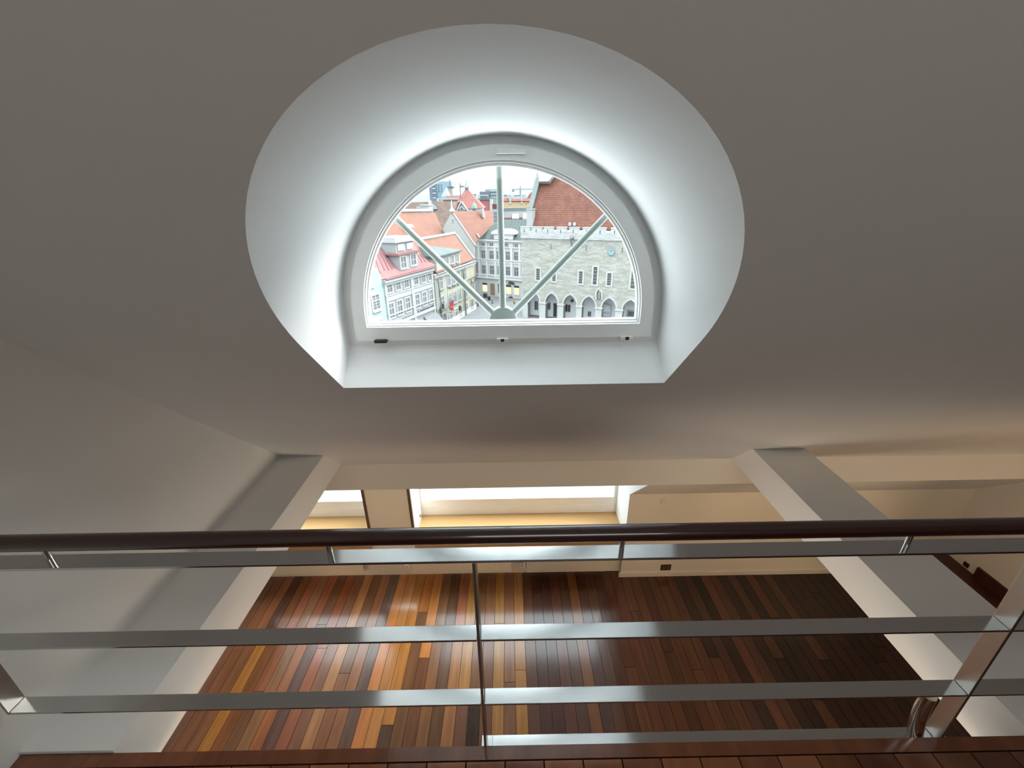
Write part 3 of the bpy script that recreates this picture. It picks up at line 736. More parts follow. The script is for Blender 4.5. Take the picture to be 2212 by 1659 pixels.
# ----------------------------------------------------------------- flag on the yellow house
p = F_Y.pt(*B(600, 1085))+F_Y.n*1.6
t = thing('flag', 'red flag with pale lettering hanging out from the pale yellow house', 'flag', F_Y.pt(*B(605, 1200)))
fq = [B(510, 1150), B(600, 1088), B(606, 1360), B(508, 1362)]
uzs = [F_Y.uz(*q, 1.2) for q in fq]
mb = MB(); F_Y.poly(mb, uzs, 1.2, .04); mb.build('cloth', mat('red_flag_cloth', s2l(200, 52, 66), .8), t)
mb = MB(); F_Y.poly(mb, [F_Y.uz(*q, 1.2) for q in (B(540, 1142), B(601, 1084), B(602, 1120))], 1.25, .04); mb.build('hem', mat('plum_flag_hem', s2l(120, 60, 92), .8), t)
F_Y2 = Fac(F_Y.P(0, 0, 1.25), (F_Y.e.x, F_Y.e.y)); F_Y2.o.z = 0
text(F_Y2, t, 'H3', B(532, 1300), B(590, 1290), 4, mat('pale_flag_letters', s2l(236, 170, 172), .8), out=.02)
mb = MB(); a_ = F_Y.pt(*B(612, 1075)); mb.tube([a_, F_Y.P(*F_Y.uz(*B(505, 1160), 1.2), 1.2)], .06, 6); mb.build('flag_pole', IRON, t)

# ----------------------------------------------------------------- long orange roof behind the white house
E_ = lambda x, y: (870+x/10.533, 380+y/10.533)
F_B = Fac(F_W.P(0, 0, -11), (F_W.e.x, F_W.e.y)); F_B.o.z = 0
zb0 = F_B.uz(*C(330, 730))[1]
n, c = slope(F_B, zb0-2, 46, 0)
R_ = thing('building', 'long orange tiled roof with a white ridge behind the red mansard', 'building', centre(F_B, F_B.uz(880, 500)[0], -4))
mz = roofpoly(F_B, [C(330, 740), C(250, 900), C(1000, 1150), C(1300, 780), C(1770, 600), C(1550, 110), C(690, 100), C(400, 500)], n, c, .35); mz.build('roof', T_ORANGE, R_)
a, b = atP(*C(690, 95), n, c), atP(*C(1480, 85), n, c)
a2 = b-F_B.e*((b-a).dot(F_B.e))
mb = MB(); mb.tube([a+V((0, 0, .3)), b+V((0, 0, .3))], .38, 8, sx=.8); mb.build('ridge_coping', W_TRIM, R_)
pe = atP(*C(1770, 600), n, c); pg = V((pe.x, pe.y, HG))
mb = MB(); q0 = atP(*C(330, 740), n, c); w0 = (b-F_B.o).dot(F_B.e); w1 = (q0-F_B.o).dot(F_B.e)
F_B.box(mb, w1, w0, HG, zb0-2.2, -16, -.2); mb.build('wall', W_WHITE, R_)
pc = atP(*C(940, 560), n, c)
for dx, zz in ((0, 3.4),):
    mb = MB(); F_C = Fac(pc, (F_W.e.x, F_W.e.y)); F_C.o.z = 0
    u_, z0_ = F_C.uz(*C(940, 640)); z1_ = F_C.uz(*C(940, 380))[1]; wd = (F_C.uz(*C(1000, 500))[0]-F_C.uz(*C(880, 500))[0])/2
    F_C.box(mb, u_-wd, u_+wd, z0_-1, z1_, -1.2, .4); F_C.box(mb, u_-wd-.2, u_+wd+.2, z1_-.7, z1_-.4, -1.4, .6); ch = mb.build('chimney', W_TRIM, R_)
    mb = MB(); F_C.box(mb, u_+wd*.1, u_+wd*.55, z1_-2.2, z1_-.9, .38, .45); mb.build('flue', GUT, ch)
mb = MB(); F_C = Fac(b, (F_W.e.x, F_W.e.y)); F_C.o.z = 0
u_, z0_ = F_C.uz(*E_(640, 790)); F_C.box(mb, u_-.9, u_+.9, z0_-1, z0_+1.1, -2, 0); F_C.box(mb, u_-1.1, u_+1.1, z0_+1.1, z0_+1.4, -2.2, .2); mb.build('chimney', W_TRIM, R_)

# ----------------------------------------------------------------- gabled house with cream gable
F_G = Fac(F_Y.P(F_Y.uz(1027, 650)[0]+7, 0, -10), hdir(80)); F_G.o.z = 0
g = lambda px, py: F_G.uz(px, py)
prof = [g(957, 493.7), g(975.9, 457.5), g(991, 480), g(1026.5, 531.5)]
R_ = thing('building', 'cream gabled house with a small dark attic opening and orange roof', 'building', centre(F_G, g(990, 500)[0]))
ue = prof[3][0]-.3
prof = [(prof[0][0], HG), prof[0], prof[1], prof[2], (ue, prof[3][1]+.3), (ue, HG)][::-1]
mb = MB(); F_G.poly(mb, prof, 0, -.6); mb.build('gable_wall', mat('cream_gable_render', (.84, .84, .79), .85, var=.02, scale=.4), R_)
window(F_G, R_, 978.2, 476.8, 2.6, 6.0, cols=1, tr=0, surround=.1, m=W_GREY)
# roof slope: plane through the right verge, level ridge running back
pa, pb = F_G.pt(975.9, 457.5), F_G.pt(1026.5, 531.5)
d1 = pb-pa; d2 = V((.55, .835, 0)).normalized()
nn = d1.cross(d2).normalized(); nn = nn if nn.z > 0 else -nn
F_GR = Fac((pa.x, pa.y), (d2.x, d2.y))
mz = roofpoly(F_GR, [(975.9, 456.5), (1026.5, 531.5), (1031, 519), (1052, 500), (1066, 488), (1066, 476), (1063.7, 455)], nn, nn.dot(pa), .3); mz.build('roof', T_ORANGE, R_)
mb = MB(); mb.tube([pa+V((0, 0, .1)), pb+V((0, 0, .1))], .22, 6); mb.build('verge', W_TRIM, R_)
F_C = Fac(atP(1042, 470, nn, nn.dot(pa)), hdir(80)); F_C.o.z = 0
mb = MB(); mb.tube([F_C.pt(1041, 451), F_C.pt(1044, 470)], [.42, .42], 4); mb.build('chimney', W_TRIM, R_)
mb = MB(); pf = F_G.pt(976.5, 457); mb.tube([pf, pf+V((0, 0, .45)), pf+V((0, 0, .6)), pf+V((0, 0, .9)), pf+V((0, 0, 2.5))], [.6, .6, .3, .22, .08], 8); mb.build('finial', STONET, R_)
p_ = atP(1029, 506, nn, nn.dot(pa)); mb = MB(); q_ = atP(1034, 514, nn, nn.dot(pa)); mb.tube([p_+nn*.15, q_+nn*.15], .24, 4); mb.build('roof_hatch', W_TRIM, R_)

# ----------------------------------------------------------------- grey house between the two rows
S6 = lambda x, y: (1040+x/8.3, 480+y/8.3)
u0 = F_M.uz(1026, 560)[0]; u1 = F_M.uz(1136, 560)[0]
zE = F_M.uz(1050, 517)[1]
R_ = thing('building', 'pale grey three-storey house with lit shop windows and a grey-green metal roof', 'building', centre(F_M, (u0+u1)/2))
mb = MB(); F_M.box(mb, u0, u1, HG, zE, -10, 0); mb.build('wall', W_GREY, R_)
mb = MB(); F_M.box(mb, u0-.1, u1, zE-.35, zE, 0, .6); F_M.box(mb, u0, u1, zE-.7, zE-.35, 0, .3); mb.build('cornice', W_GREY, R_)
mb = MB()
for x, y, hh, oo in ((160, 440, .3, .25), (160, 668, .3, .3), (160, 700, .6, .14), (160, 945, .45, .2), (160, 995, .35, .5)):
    z_ = F_M.uz(*S6(x, y))[1]; F_M.box(mb, u0, u1, z_-hh/2, z_+hh/2, 0, oo)
mb.build('string_course', mat('grey_white_moulding', (1.26, 1.25, 1.24), .8), R_)
for x in (-30, 105, 255, 545, 690):
    mb = MB(); ua, z_ = F_M.uz(*S6(x, 850)); F_M.box(mb, ua-.32, ua+.32, F_M.uz(*S6(x, 985))[1], zE-.7, 0, .22); mb.build('pilaster', mat('pale_pilaster', (1.32, 1.30, 1.29), .8), R_)
mb = MB(); F_M.box(mb, u0, u0+.9, F_M.uz(1034, 602)[1], F_M.uz(1034, 567)[1], 0, .1); mb.build('pink_panel', W_PINK, R_)
hz = lambda p, h: (F_M.uz(p[0], p[1]+h/2)[1], F_M.uz(p[0], p[1]-h/2)[1])
r2 = hz(S6(185, 590), 17); r3 = hz(S6(195, 862), 18); ra = hz(S6(180, 405), 5)
for x in (40, 187, 315, 478, 625): window(F_M, R_, *S6(x, 590+(x-185)*.035), 66/8.3, 17, zr=r2, surround=.2, bars=.13)
for x in (52, 197, 330, 481, 630): window(F_M, R_, *S6(x, 862+(x-185)*.06), 68/8.3, 18, zr=r3, surround=.2, bars=.13)
for x in (35, 180, 628): window(F_M, R_, *S6(x, 405+(x-185)*.03), 46/8.3, 5, zr=ra, surround=.15, tr=0, bars=.2)
SHOP = mat('lit_shop_window', s2l(150, 110, 70), .3, var=.5, scale=1.4, emit=(1., .82, .5, .55))
SHOPD = mat('shop_door_glass', s2l(96, 84, 78), .3, var=.3, scale=1.2, emit=(1., .75, .5, .08))
rs = hz(S6(190, 1175), 19)
for x, y, ww, pm, nm in ((65, 1170, 82, SHOP, 'shop_window'), (202, 1205, 84, SHOPD, 'door'), (318, 1190, 40, SHOPD, 'shop_window'), (490, 1200, 88, SHOP, 'shop_window'), (632, 1212, 90, SHOP, 'shop_window')):
    z2 = (HG+.2, rs[1]) if nm == 'door' else rs
    w_ = window(F_M, R_, *S6(x, y), ww/8.3, 19, cols=1, tr=.0, surround=.18, zr=z2, pm=pm, name=nm, m=W_GREY)
    if nm != 'door':
        ua = F_M.uz(S6(x, y)[0]-ww/16.6, S6(x, y)[1])[0]; ub = F_M.uz(S6(x, y)[0]+ww/16.6, S6(x, y)[1])[0]
        mb = MB(); F_M.box(mb, ua, ub, rs[1]-.55, rs[1], .03, .12); mb.build('shop_blind', mat('dark_shop_blind', (.10, .09, .08), .7), w_)
mb = MB()
for k in range(3):
    p0 = F_M.pt(*S6(515+k*30, 1085+k*6))+F_M.n*.3; r_ = .42-.06*k
    mb.tube([p0+F_M.e*(r_*(1-i/22)*math.cos(i*.55))+V((0, 0, r_*(1-i/22)*math.sin(i*.55))) for i in range(18)], .085, 5)
mb.tube([F_M.pt(*S6(470, 1100))+F_M.n*.3, F_M.pt(*S6(610, 1112))+F_M.n*.3], .06, 5)
mb.build('iron_scroll', IRON, R_, kind='stuff')
# attic gable with arched pediment
ua = F_M.uz(*S6(232, 400))[0]; ub = F_M.uz(*S6(572, 400))[0]; z0, z1, z2 = F_M.uz(*S6(400, 440))[1], F_M.uz(*S6(400, 215))[1], F_M.uz(*S6(400, 142))[1]
mb = MB(); F_M.box(mb, ua, ub, z0, z1, -4, .25); ag = mb.build('attic_gable', W_GREY, R_)
mb = MB(); um_ = (ua+ub)/2; hw = (ub-ua)/2+.6
pp = [(um_-hw, z1), (um_+hw, z1)]+[(um_+hw*math.cos(math.pi*i/12), z1+.25+(z2-z1)*math.sin(math.pi*i/12)) for i in range(13)]
F_M.poly(mb, pp, .5, -4.6); mb.build('pediment', MATS['grey_white_moulding'], ag)
window(F_M, R_, *S6(440, 365), 62/8.3, 14, surround=.2, bars=.12, out=.25)
n, c = slope(F_M, zE, 42, .4)
mz = roofpoly(F_M, [(1029.5, 516), (1140, 520), (1142, 500), (1139, 475), (1078, 474), (1050, 498)], n, c, .25); mz.build('roof', M_GREEN, R_)
mb = MB()
for i in range(14):
    x = 1034+i*7.6; pa_ = atP(x, 515.5, n, c); ln = 2.2 if i < 3 else 6.2
    up_ = F_M.e.cross(n).normalized(); up_ = up_ if up_.z > 0 else -up_
    mb.tube([pa_+n*.06, pa_+n*.06+up_*min(ln, 1.2+i*1.5)], .07, 5)
mb.build('roof_seam', M_GREY, R_, kind='stuff')
mb = MB(); pipe(F_M, mb, [(1024.5, 533), (1027, 545), (1029.5, 600), (1030.5, 640)], .16, .4); mb.build('drainpipe', GUT, R_)

# ----------------------------------------------------------------- town hall
G = lambda x, y: (1120+x/8.193, 470+y/8.193)
Fz = lambda x, y: (1120+x/8.193, 600+y/8.193)
u0 = F_H.uz(*G(62, 500))[0]; u1 = F_H.uz(1385, 560)[0]+10
R_ = thing('building', 'long limestone town hall with pointed arcade, battlements and steep red tile roof', 'building', centre(F_H, (u0+u1)/2))
zc0 = F_H.uz(*G(900, 385))[1]; zc1 = F_H.uz(*G(800, 245))[1]; zc2 = F_H.uz(*G(760, 180))[1]
# arcade: springing height and arches from the picture
zs = F_H.uz(*Fz(740, 462))[1]; zap = F_H.uz(*Fz(1245, 330))[1]
piers = [(70, 165), (368, 478), (692, 795), (1022, 1120), (1360, 1474), (1720, 1845)]
pu = [(F_H.uz(*Fz(a, 560))[0], F_H.uz(*Fz(b, 560))[0]) for a, b in piers]
ws = pu[5][0]-pu[4][1]
while len(pu) < 9: pu.append((pu[-1][1]+ws, pu[-1][1]+ws+(pu[5][1]-pu[5][0])))
def garch(a, b, grow=0.):
    """pointed arch between the piers at a and b"""
    a -= grow; b += grow; m_ = (a+b)/2; h = zap-zs+grow; r = ((m_-a)**2+h*h)/(2*(m_-a)); k = 7
    L_ = []
    cx_ = a+r; th1 = math.atan2(h, m_-cx_)
    for i in range(k+1):
        th = math.pi+(th1-math.pi)*i/k; L_.append((cx_+r*math.cos(th), zs+r*math.sin(th)))
    R2 = [(2*m_-x, z) for x, z in reversed(L_[:-1])]
    return L_+R2
prof = [(u0, HG)]
bot = [(u0, HG)]
for i in range(len(pu)-1):
    a, b = pu[i][1], pu[i+1][0]
    bot += [(a, HG)]+garch(a, b)+[(b, HG)]
bot += [(u1, HG)]
prof = bot+[(u1, zc0), (u0, zc0)]
mb = MB(); F_H.poly(mb, prof, 0, -1.3); mb.build('front_wall', STONE, R_)
for i in range(len(pu)-1):
    a, b = pu[i][1], pu[i+1][0]
    o1 = [(a-.32, zs)]+garch(a, b, .32)+[(b+.32, zs)]; i1 = [(a, zs)]+garch(a, b)+[(b, zs)]
    n_ = len(o1); mb = MB()
    A_ = [F_H.P(*q, .14) for q in o1]; B_ = [F_H.P(*q, .14) for q in i1]; A2 = [p-F_H.n*.5 for p in A_]; B2 = [p-F_H.n*.5 for p in B_]
    mb.add(A_+B_+A2+B2, [f for k in range(n_-1) for f in ((k, k+1, n_+k+1, n_+k), (k+1, k, 2*n_+k, 2*n_+k+1), (n_+k, n_+k+1, 3*n_+k+1, 3*n_+k))])
    mb.build('arch_moulding', STONET, R_)
for a, b in pu:
    mb = MB(); F_H.box(mb, a-.12, b+.12, zs-.32, zs, -1.4, .2); F_H.box(mb, a, b, HG, zs-.32, -1.3, .03); mb.build('pier', mat('pier_limestone', (.97, .96, .92), .8, var=.05, scale=.8), R_)
# gallery behind the arcade
GW = mat('gallery_whitewash', (1.75, 1.75, 1.8), .8, var=.03)
mb = MB(); F_H.box(mb, u0, u1, HG, zap+1, -3.8, -3.0); F_H.box(mb, u0, u1, zap+.5, zap+1, -3.3, -1.2); F_H.box(mb, u0, u0+.4, HG, zap+1, -3.3, -1.2); mb.build('gallery_wall', GW, R_)
F_H2 = Fac(F_H.P(0, 0, -3.0), (F_H.e.x, F_H.e.y)); F_H2.o.z = 0
DARKG = mat('dark_gallery_opening', (.11, .115, .11), .4, var=.2, scale=2)
for x, y, ww, hh, nm in ((540, 500, 46, 112, 'window'), (650, 570, 56, 236, 'door'), (318, 490, 54, 150, 'window'), (875, 537, 84, 122, 'window'), (1258, 640, 46, 82, 'window')):
    window(F_H2, R_, *Fz(x, y), ww/8.193, hh/8.193, cols=2 if nm == 'window' else 1, tr=0, surround=.12, m=W_GREY, pm=DARKG, name=nm, bars=.08)
mb = MB(); q = F_H2.pt(*Fz(955, 402)); mb.tube([q, q+F_H2.n*.5], .3, 10); mb.build('lantern', IRON, R_)
mb = MB()
for a, b in (((1530, 450), (1640, 490)), ((1640, 490), (1635, 670)), ((1490, 610), (1630, 612)), ((1490, 670), (1635, 672))): mb.tube([F_H2.pt(*Fz(*a))+F_H2.n*.3, F_H2.pt(*Fz(*b))+F_H2.n*.3], .14, 6)
mb.build('stair_rail', MATS['grey_white_moulding'], R_)
window(F_H2, R_, *Fz(2010, 640), 140/8.193, 90/8.193, cols=1, tr=0, surround=.3, m=STONET, pm=mat('grey_gallery_door', (.3, .31, .33), .5), name='door')
# parapet and merlons
mb = MB(); zc1b = zc1-.05; F_H.poly(mb, [(u0-.2, zc0), (u1, zc0), (u1, zc1b), (u0-.2, zc1b)], .22, -1.4); mb.build('parapet', STONEW, R_)
mer = [(42, 195), (245, 412), (455, 612), (680, 845), (905, 1066), (1140, 1300), (1375, 1545), (1640, 1790), (1870, 2040), (2120, 2290)]
for a, b in mer:
    ua = F_H.uz(*G(a, 210+a*.01))[0]; ub = F_H.uz(*G(b, 210+b*.01))[0]
    mb = MB(); F_H.box(mb, ua, ub, zc1b, zc2, -.55, .22); F_H.box(mb, ua-.06, ub+.06, zc2, zc2+.14, -.6, .28); mm = mb.build('merlon', mat('merlon_limestone', (.95, .94, .92), .8, var=.06, scale=1), R_)
    mb = MB(); uc = ua+(ub-ua)*.45; F_H.box(mb, uc-.07, uc+.07, zc1b-.25, zc2-.35, .2, .235); mb.build('arrow_slit', IRON, mm)
# windows
for x0, x1, ty, by in ((318, 378, 905+0, 1102), (602, 660, 935, 1122), (1072, 1133, 952, 1065+100-0), (1325, 1390, 872, 1065+118), (1572, 1640, 985, 1065+132), (1995, 2110, 930, 1065+190)):
    xm = (x0+x1)/2
    window(F_H, R_, 1120+xm/8.193, 470+(ty+by)/2/8.193, (x1-x0)/8.193, (by-ty)/8.193, cols=1, tr=0, surround=.34, m=STONET, rows=5, bars=.08, pm=mat('leaded_dark_glass', (.16, .165, .165), .3, var=.2, scale=2))
for x, y0, y1 in ((575, 480, 562), (1200, 490, 590), (1843, 530, 625)):
    ua, za = F_H.uz(*G(x, y0)); zb_ = F_H.uz(*G(x, y1))[1]; mb = MB(); F_H.box(mb, ua-.09, ua+.09, zb_, za, 0, .04); mb.build('wall_slit', mat('grey_slit', (.3, .3, .27), .8), R_)
# spout on the parapet
p_ = F_H.pt(*G(968, 360)); mb = MB(); mb.tube([p_, p_+F_H.n*1.6], [.3, .22], 6); mb.tube([p_+F_H.n*1.4-V((0, 0, .2)), p_+F_H.n*.3-V((0, 0, 1.6))], .12, 5); mb.build('gargoyle', mat('grey_iron', (.35, .36, .34), .6), R_)
# niche with figure
mb = MB(); N_ = lambda x, y: F_H.uz(*Fz(x, y))
oq = [N_(1362, 385), N_(1362, 240), N_(1430, 165), N_(1492, 250), N_(1490, 385)]
iq = [N_(1390, 378), N_(1390, 255), N_(1430, 200), N_(1468, 262), N_(1468, 378)]
mb.ring([F_H.P(*q, .02) for q in oq], [F_H.P(*q, .02) for q in iq], F_H.n*.3); nc = mb.build('niche', STONET, R_)
mb = MB(); F_H.poly(mb, iq, .02, .04); mb.build('niche_back', mat('niche_shade', (.35, .34, .30), .8, var=.2, scale=3), nc)
mb = MB(); uq, zq = N_(1430, 365); mb.tube([F_H.P(uq, zq, .15), F_H.P(uq, zq+.9, .15), F_H.P(uq, zq+1.5, .15), F_H.P(uq, zq+1.75, .15)], [.35, .3, .22, .16], 8); mb.build('figure', mat('grey_figure', (.42, .41, .38), .8), nc)
# clock
pk = F_H.pt(*G(1643, 606)); rk = 7.4/FPX*pk.dot(FW)
t = thing('clock', 'round pale blue wall clock with white rays on the limestone wall', 'clock', pk)
def disc(F, p, r, o0, o1, n=28):
    mb = MB(); mb.tube([p+F.n*o0, p+F.n*o1], r, n, up=(0, 0, 1)); return mb
disc(F_H, pk, rk*1.12, 0, .12).build('rim', mat('grey_clock_rim', (.45, .44, .42), .6), t)
disc(F_H, pk, rk, .12, .16).build('dial', mat('pale_blue_dial', s2l(196, 236, 240), .5), t)
for i in range(12):
    a = math.pi/6*i; d_ = F_H.e*math.sin(a)+V((0, 0, math.cos(a)))
    mb = MB(); mb.tube([pk+F_H.n*.19+d_*rk*.62, pk+F_H.n*.19+d_*rk*.93], rk*.05, 5); mb.build('hour_mark', mat('white_clock_ray', (.92, .93, .93), .5) if i % 2 else GUT, t)
for a, ln in ((0.0, .62), (.06, .45)):
    d_ = F_H.e*math.sin(a)+V((0, 0, math.cos(a))); mb = MB(); mb.tube([pk+F_H.n*.22, pk+F_H.n*.22+d_*rk*ln], rk*.06, 5); mb.build('hand', IRON, t)
# roof, verge, corner pillar, stone gable piece
n, c = slope(F_H, zc1b-.1, 58, -.75)
H = lambda x, y: (1080+x/8.508, 360+y/8.508)
mz = roofpoly(F_H, [(1148, 493), (1151, 453), (1167.5, 392), (1188, 300), (1470, 230), (1500, 500), (1340, 497)], n, c, .4); mz.build('roof', T_RED, R_)
def prj(x, y, n=n, c=c): return atP(x, y, n, c)
mb = MB(); q4 = [prj(1163.5, 368), prj(1168, 392), prj(1151.7, 453), prj(1142.3, 452)]
mb.prism(q4, V(n)*.5); mb.build('copper_verge', mat('grey_green_copper', s2l(146, 158, 152), .5, var=.08, scale=.5), R_)
F_P = Fac(prj(1146, 489), (F_H.e.x, F_H.e.y)); F_P.o.z = 0
mb = MB(); ua, z0 = F_P.uz(1138.8, 490); ub, z1 = F_P.uz(1151, 453); F_P.box(mb, ua, ub, z0-2.5, z1, -1.2, .3); F_P.box(mb, ua-.1, ub+.1, z1, z1+.18, -1.3, .4); mb.build('corner_pillar', W_TRIM, R_)
mb = MB(); q5 = [prj(*H(745, 325)), prj(*H(920, 322)), prj(*H(1020, 175)), prj(1206, 352), prj(1166, 345), prj(1163, 368), prj(*H(745, 280))]
mb.prism([p+V(n)*.1 for p in q5], V(n)*.9); mb.build('stone_gable', mat('gable_limestone', (.72, .70, .64), .85, var=.12, scale=1.2), R_)
mb = MB(); a, b, d_ = prj(*H(738, 325)), prj(*H(920, 325)), prj(*H(1025, 178)); mb.tube([a+V(n)*1.05, b+V(n)*1.05], .2, 6); mb.tube([b+V(n)*1.05, d_+V(n)*1.05], .2, 6); mb.build('gable_coping', W_TRIM, R_)
# body behind, so that the house closes
mb = MB(); F_H.box(mb, u0+.1, u1, zap+1, zc1b-.3, -22, -1.3); mb.build('rear_wall', STONET, R_)
for x in (907, 990):
    q = prj(*G(x, 140)); mb = MB(); mb.tube([q+V((0, 0, -.1)), q+V((0, 0, .35)), q+V((0, 0, .6))], [.28, .3, .1], 8); mb.build('floodlight', W_TRIM, R_)

# ----------------------------------------------------------------- roofs and towers further off
def far_box(name, label, px0, px1, pyt, Y, depth, m, pyb=None, ang=90, wins=None, cat='building'):
    F = Fac(atY((px0+px1)/2, 440, Y), hdir(ang)); F.o.z = 0
    u0 = F.uz(px0, pyt)[0]; u1 = F.uz(px1, pyt)[0]; zt = F.uz((px0+px1)/2, pyt)[1]
    t = thing(name, label, cat, F.P((u0+u1)/2, HG))
    mb = MB(); F.box(mb, u0, u1, HG, zt, -depth, 0); mb.build('wall', m, t)
    return F, t, u0, u1, zt
def grid(F, t, u0, u1, z0, z1, nx, nz_, m, fx=.7, fz=.6, name='window'):
    for i in range(nx):
        for j in range(nz_):
            ua = u0+(u1-u0)*(i+(1-fx)/2)/nx; ub = u0+(u1-u0)*(i+(1+fx)/2)/nx
            za = z0+(z1-z0)*(j+(1-fz)/2)/nz_; zb_ = z0+(z1-z0)*(j+(1+fz)/2)/nz_
            mb = MB(); F.box(mb, ua, ub, za, zb_, 0, .25); mb.build(name, m, t)
SKYG = mat('sky_blue_curtain_glass', s2l(178, 206, 222), .2, var=.1, scale=.05)
SKYD = mat('slate_blue_cladding', s2l(142, 158, 178), .5, var=.1, scale=.05)
PALEW = mat('pale_office_panel', s2l(222, 228, 230), .7)
SLATE = mat('slate_panel', s2l(128, 140, 148), .6)
# high-rise
F, t, a, b, zt = far_box('high_rise', 'pale blue glass high-rise at the left edge of the skyline', 942, 975, 392, 480, 25, SKYG)
grid(F, t, a+1, b-9, F.uz(950, 416)[1], zt-2, 2, 4, SLATE, .5, .5)
F2 = F; ua = F.uz(927, 400)[0]; ub = F.uz(942.5, 400)[0]
mb = MB(); F.box(mb, ua, ub, HG, F.uz(935, 397)[1], -22, 2); mb.build('side_tower', SKYD, t)
for j in range(6):
    zz = F.uz(935, 400+j*5)[1]; mb = MB(); F.box(mb, ua+(ub-ua)*.45, ub-1, zz-1.6, zz-.4, 2, 2.4); mb.build('balcony', PALEW if j % 2 else SLATE, t)
# cone tower and old tower beside it
pc = atY(964, 425, 300); pt = atY(964, 404, 300); r_ = (atY(974, 425, 300).x-atY(953, 425, 300).x)/2
t = thing('tower', 'pale blue pointed cone roof in front of the glass high-rise', 'tower', V((pc.x, 300, HG)))
mb = MB(); mb.tube([V((pc.x, 300, HG)), V((pc.x, 300, pc.z))], r_*.9, 14); mb.build('shaft', PALEW, t)
mb = MB(); mb.tube([V((pc.x, 300, pc.z)), V((pt.x, 300, pt.z))], [r_, .1], 14); mb.build('cone_roof', mat('pale_blue_slate', s2l(176, 196, 220), .5), t)
F, t, a, b, zt = far_box('tower', 'slim stone tower with a flat cap right of the cone roof', 968.5, 977, 405, 330, 9, mat('pale_tower_stone', s2l(206, 202, 192), .8, var=.06, scale=.2))
mb = MB(); F.box(mb, a-.7, b+.7, zt, zt+.7, -9.7, .7); mb.build('cap', SLATE, t)
mb = MB(); mb.tube([F.P(b-2, zt, -4), F.P(b-2, zt+5, -4)], .35, 6); mb.build('mast', SLATE, t)
window(F, t, 972.5, 412, 1.6, 5, cols=1, tr=0, surround=.1, m=W_GREY)
# white low block behind
F, t, a, b, zt = far_box('building', 'white low block with a shallow red roof under the cone tower', 943, 1000, 428, 270, 12, PALEW)
grid(F, t, a+1, a+10, F.uz(950, 433)[1], zt-.6, 5, 1, SLATE, .5, .7)
mb = MB(); qa = [F.P(F.uz(958, 430)[0], zt-1, .6), F.P(F.uz(1004, 430)[0], zt-1, .6), F.P(F.uz(1000, 430)[0], zt+1.4, -6), F.P(F.uz(962, 430)[0], zt+1.4, -6)]
mb.prism(qa, V((0, 0, -.4))); mb.build('roof', T_FAR, t)
# brown roof
Fb = Fac(atY(930, 470, 150), hdir(88)); Fb.o.z = 0
zb0 = Fb.uz(930, 500)[1]; n, c = slope(Fb, zb0, 50)
t = thing('building', 'large mottled brown tile roof behind the long orange roof', 'building', centre(Fb, Fb.uz(930, 480)[0], -5))
mz = roofpoly(Fb, [(870, 456), (884, 437), (979, 434.5), (982, 470), (975, 500), (940, 502), (870, 500)], n, c, .4); mz.build('roof', T_BROWN, t)
mb = MB(); Fb.box(mb, Fb.uz(870, 480)[0], Fb.uz(975, 480)[0], HG, zb0-.2, -14, -.4); mb.build('wall', W_GREY, t)
for x0, x1, y0, y1 in ((900, 912, 448, 453), (916, 926, 447, 453), (930, 945, 446, 454)):
    q = [atP(x0, y1, n, c), atP(x1, y1, n, c), atP(x1-3, y0, n, c), atP(x0, y0, n, c)]; mb = MB(); mb.prism([p for p in q], V(n)*.5); mb.build('skylight', M_GREY, t)
q = atP(929, 443, n, c); mb = MB(); mb.tube([q-V((0, 0, .5)), q+V((0, 0, 1.4))], .5, 4); mb.build('chimney', W_GREY, t)
# red pyramid roof with lantern
Yp = 195; px_ = atY(1003, 410, Yp); bl = atY(976, 449, Yp); brr = atY(1044, 450, Yp)
t = thing('tower', 'red tiled pyramid roof with an open lantern on top', 'tower', V((px_.x, Yp+12, HG)))
hw = (brr.x-bl.x)/2; cx_ = (brr.x+bl.x)/2+.0
zb_ = min(bl.z, brr.z); tp = V((px_.x, Yp+12, px_.z))
base = [V((cx_-hw, Yp, zb_)), V((cx_+hw, Yp, zb_)), V((cx_+hw, Yp+24, zb_)), V((cx_-hw, Yp+24, zb_))]
top = [tp+V((dx, dy, 0)) for dx, dy in ((-.9, -.9), (.9, -.9), (.9, .9), (-.9, .9))]
uvq = [(p.x, p.z*1.25) for p in base+top]
mb = MB(); mb.add(base+top, [(0, 1, 5, 4), (1, 2, 6, 5), (2, 3, 7, 6), (3, 0, 4, 7)], uvq); mb.build('pyramid_roof', T_FAR, t)
mb = MB(); mb.box(cx_-hw+1, cx_+hw-1, Yp+1, Yp+23, HG, zb_); mb.build('wall', W_GREY, t)
mb = MB(); mb.box(tp.x-.75, tp.x+.75, tp.y-.75, tp.y+.75, tp.z-.2, tp.z+1.2); ln = mb.build('lantern', SLATE, t)
mb = MB()
for dx, dy in ((-1, -1), (1, -1), (1, 1), (-1, 1)): mb.tube([tp+V((dx*.7, dy*.7, 1.2)), tp+V((dx*.6, dy*.6, 1.9)), tp+V((0, 0, 2.8))], .10, 5)
mb.tube([tp+V((0, 0, 2.7)), tp+V((0, 0, 4.2))], .08, 5); mb.build('lantern_cage', SLATE, ln)
mb = MB(); q = atY(994.5, 415, Yp+6); mb.tube([V((q.x, q.y, zb_)), V((q.x, q.y, atY(994.5, 396, Yp+6).z))], .2, 5); z_ = atY(996, 403, Yp+6).z; mb.box(q.x, q.x+1.6, q.y-.05, q.y+.05, z_-.3, z_+.3); mb.build('weather_vane', SLATE, t)
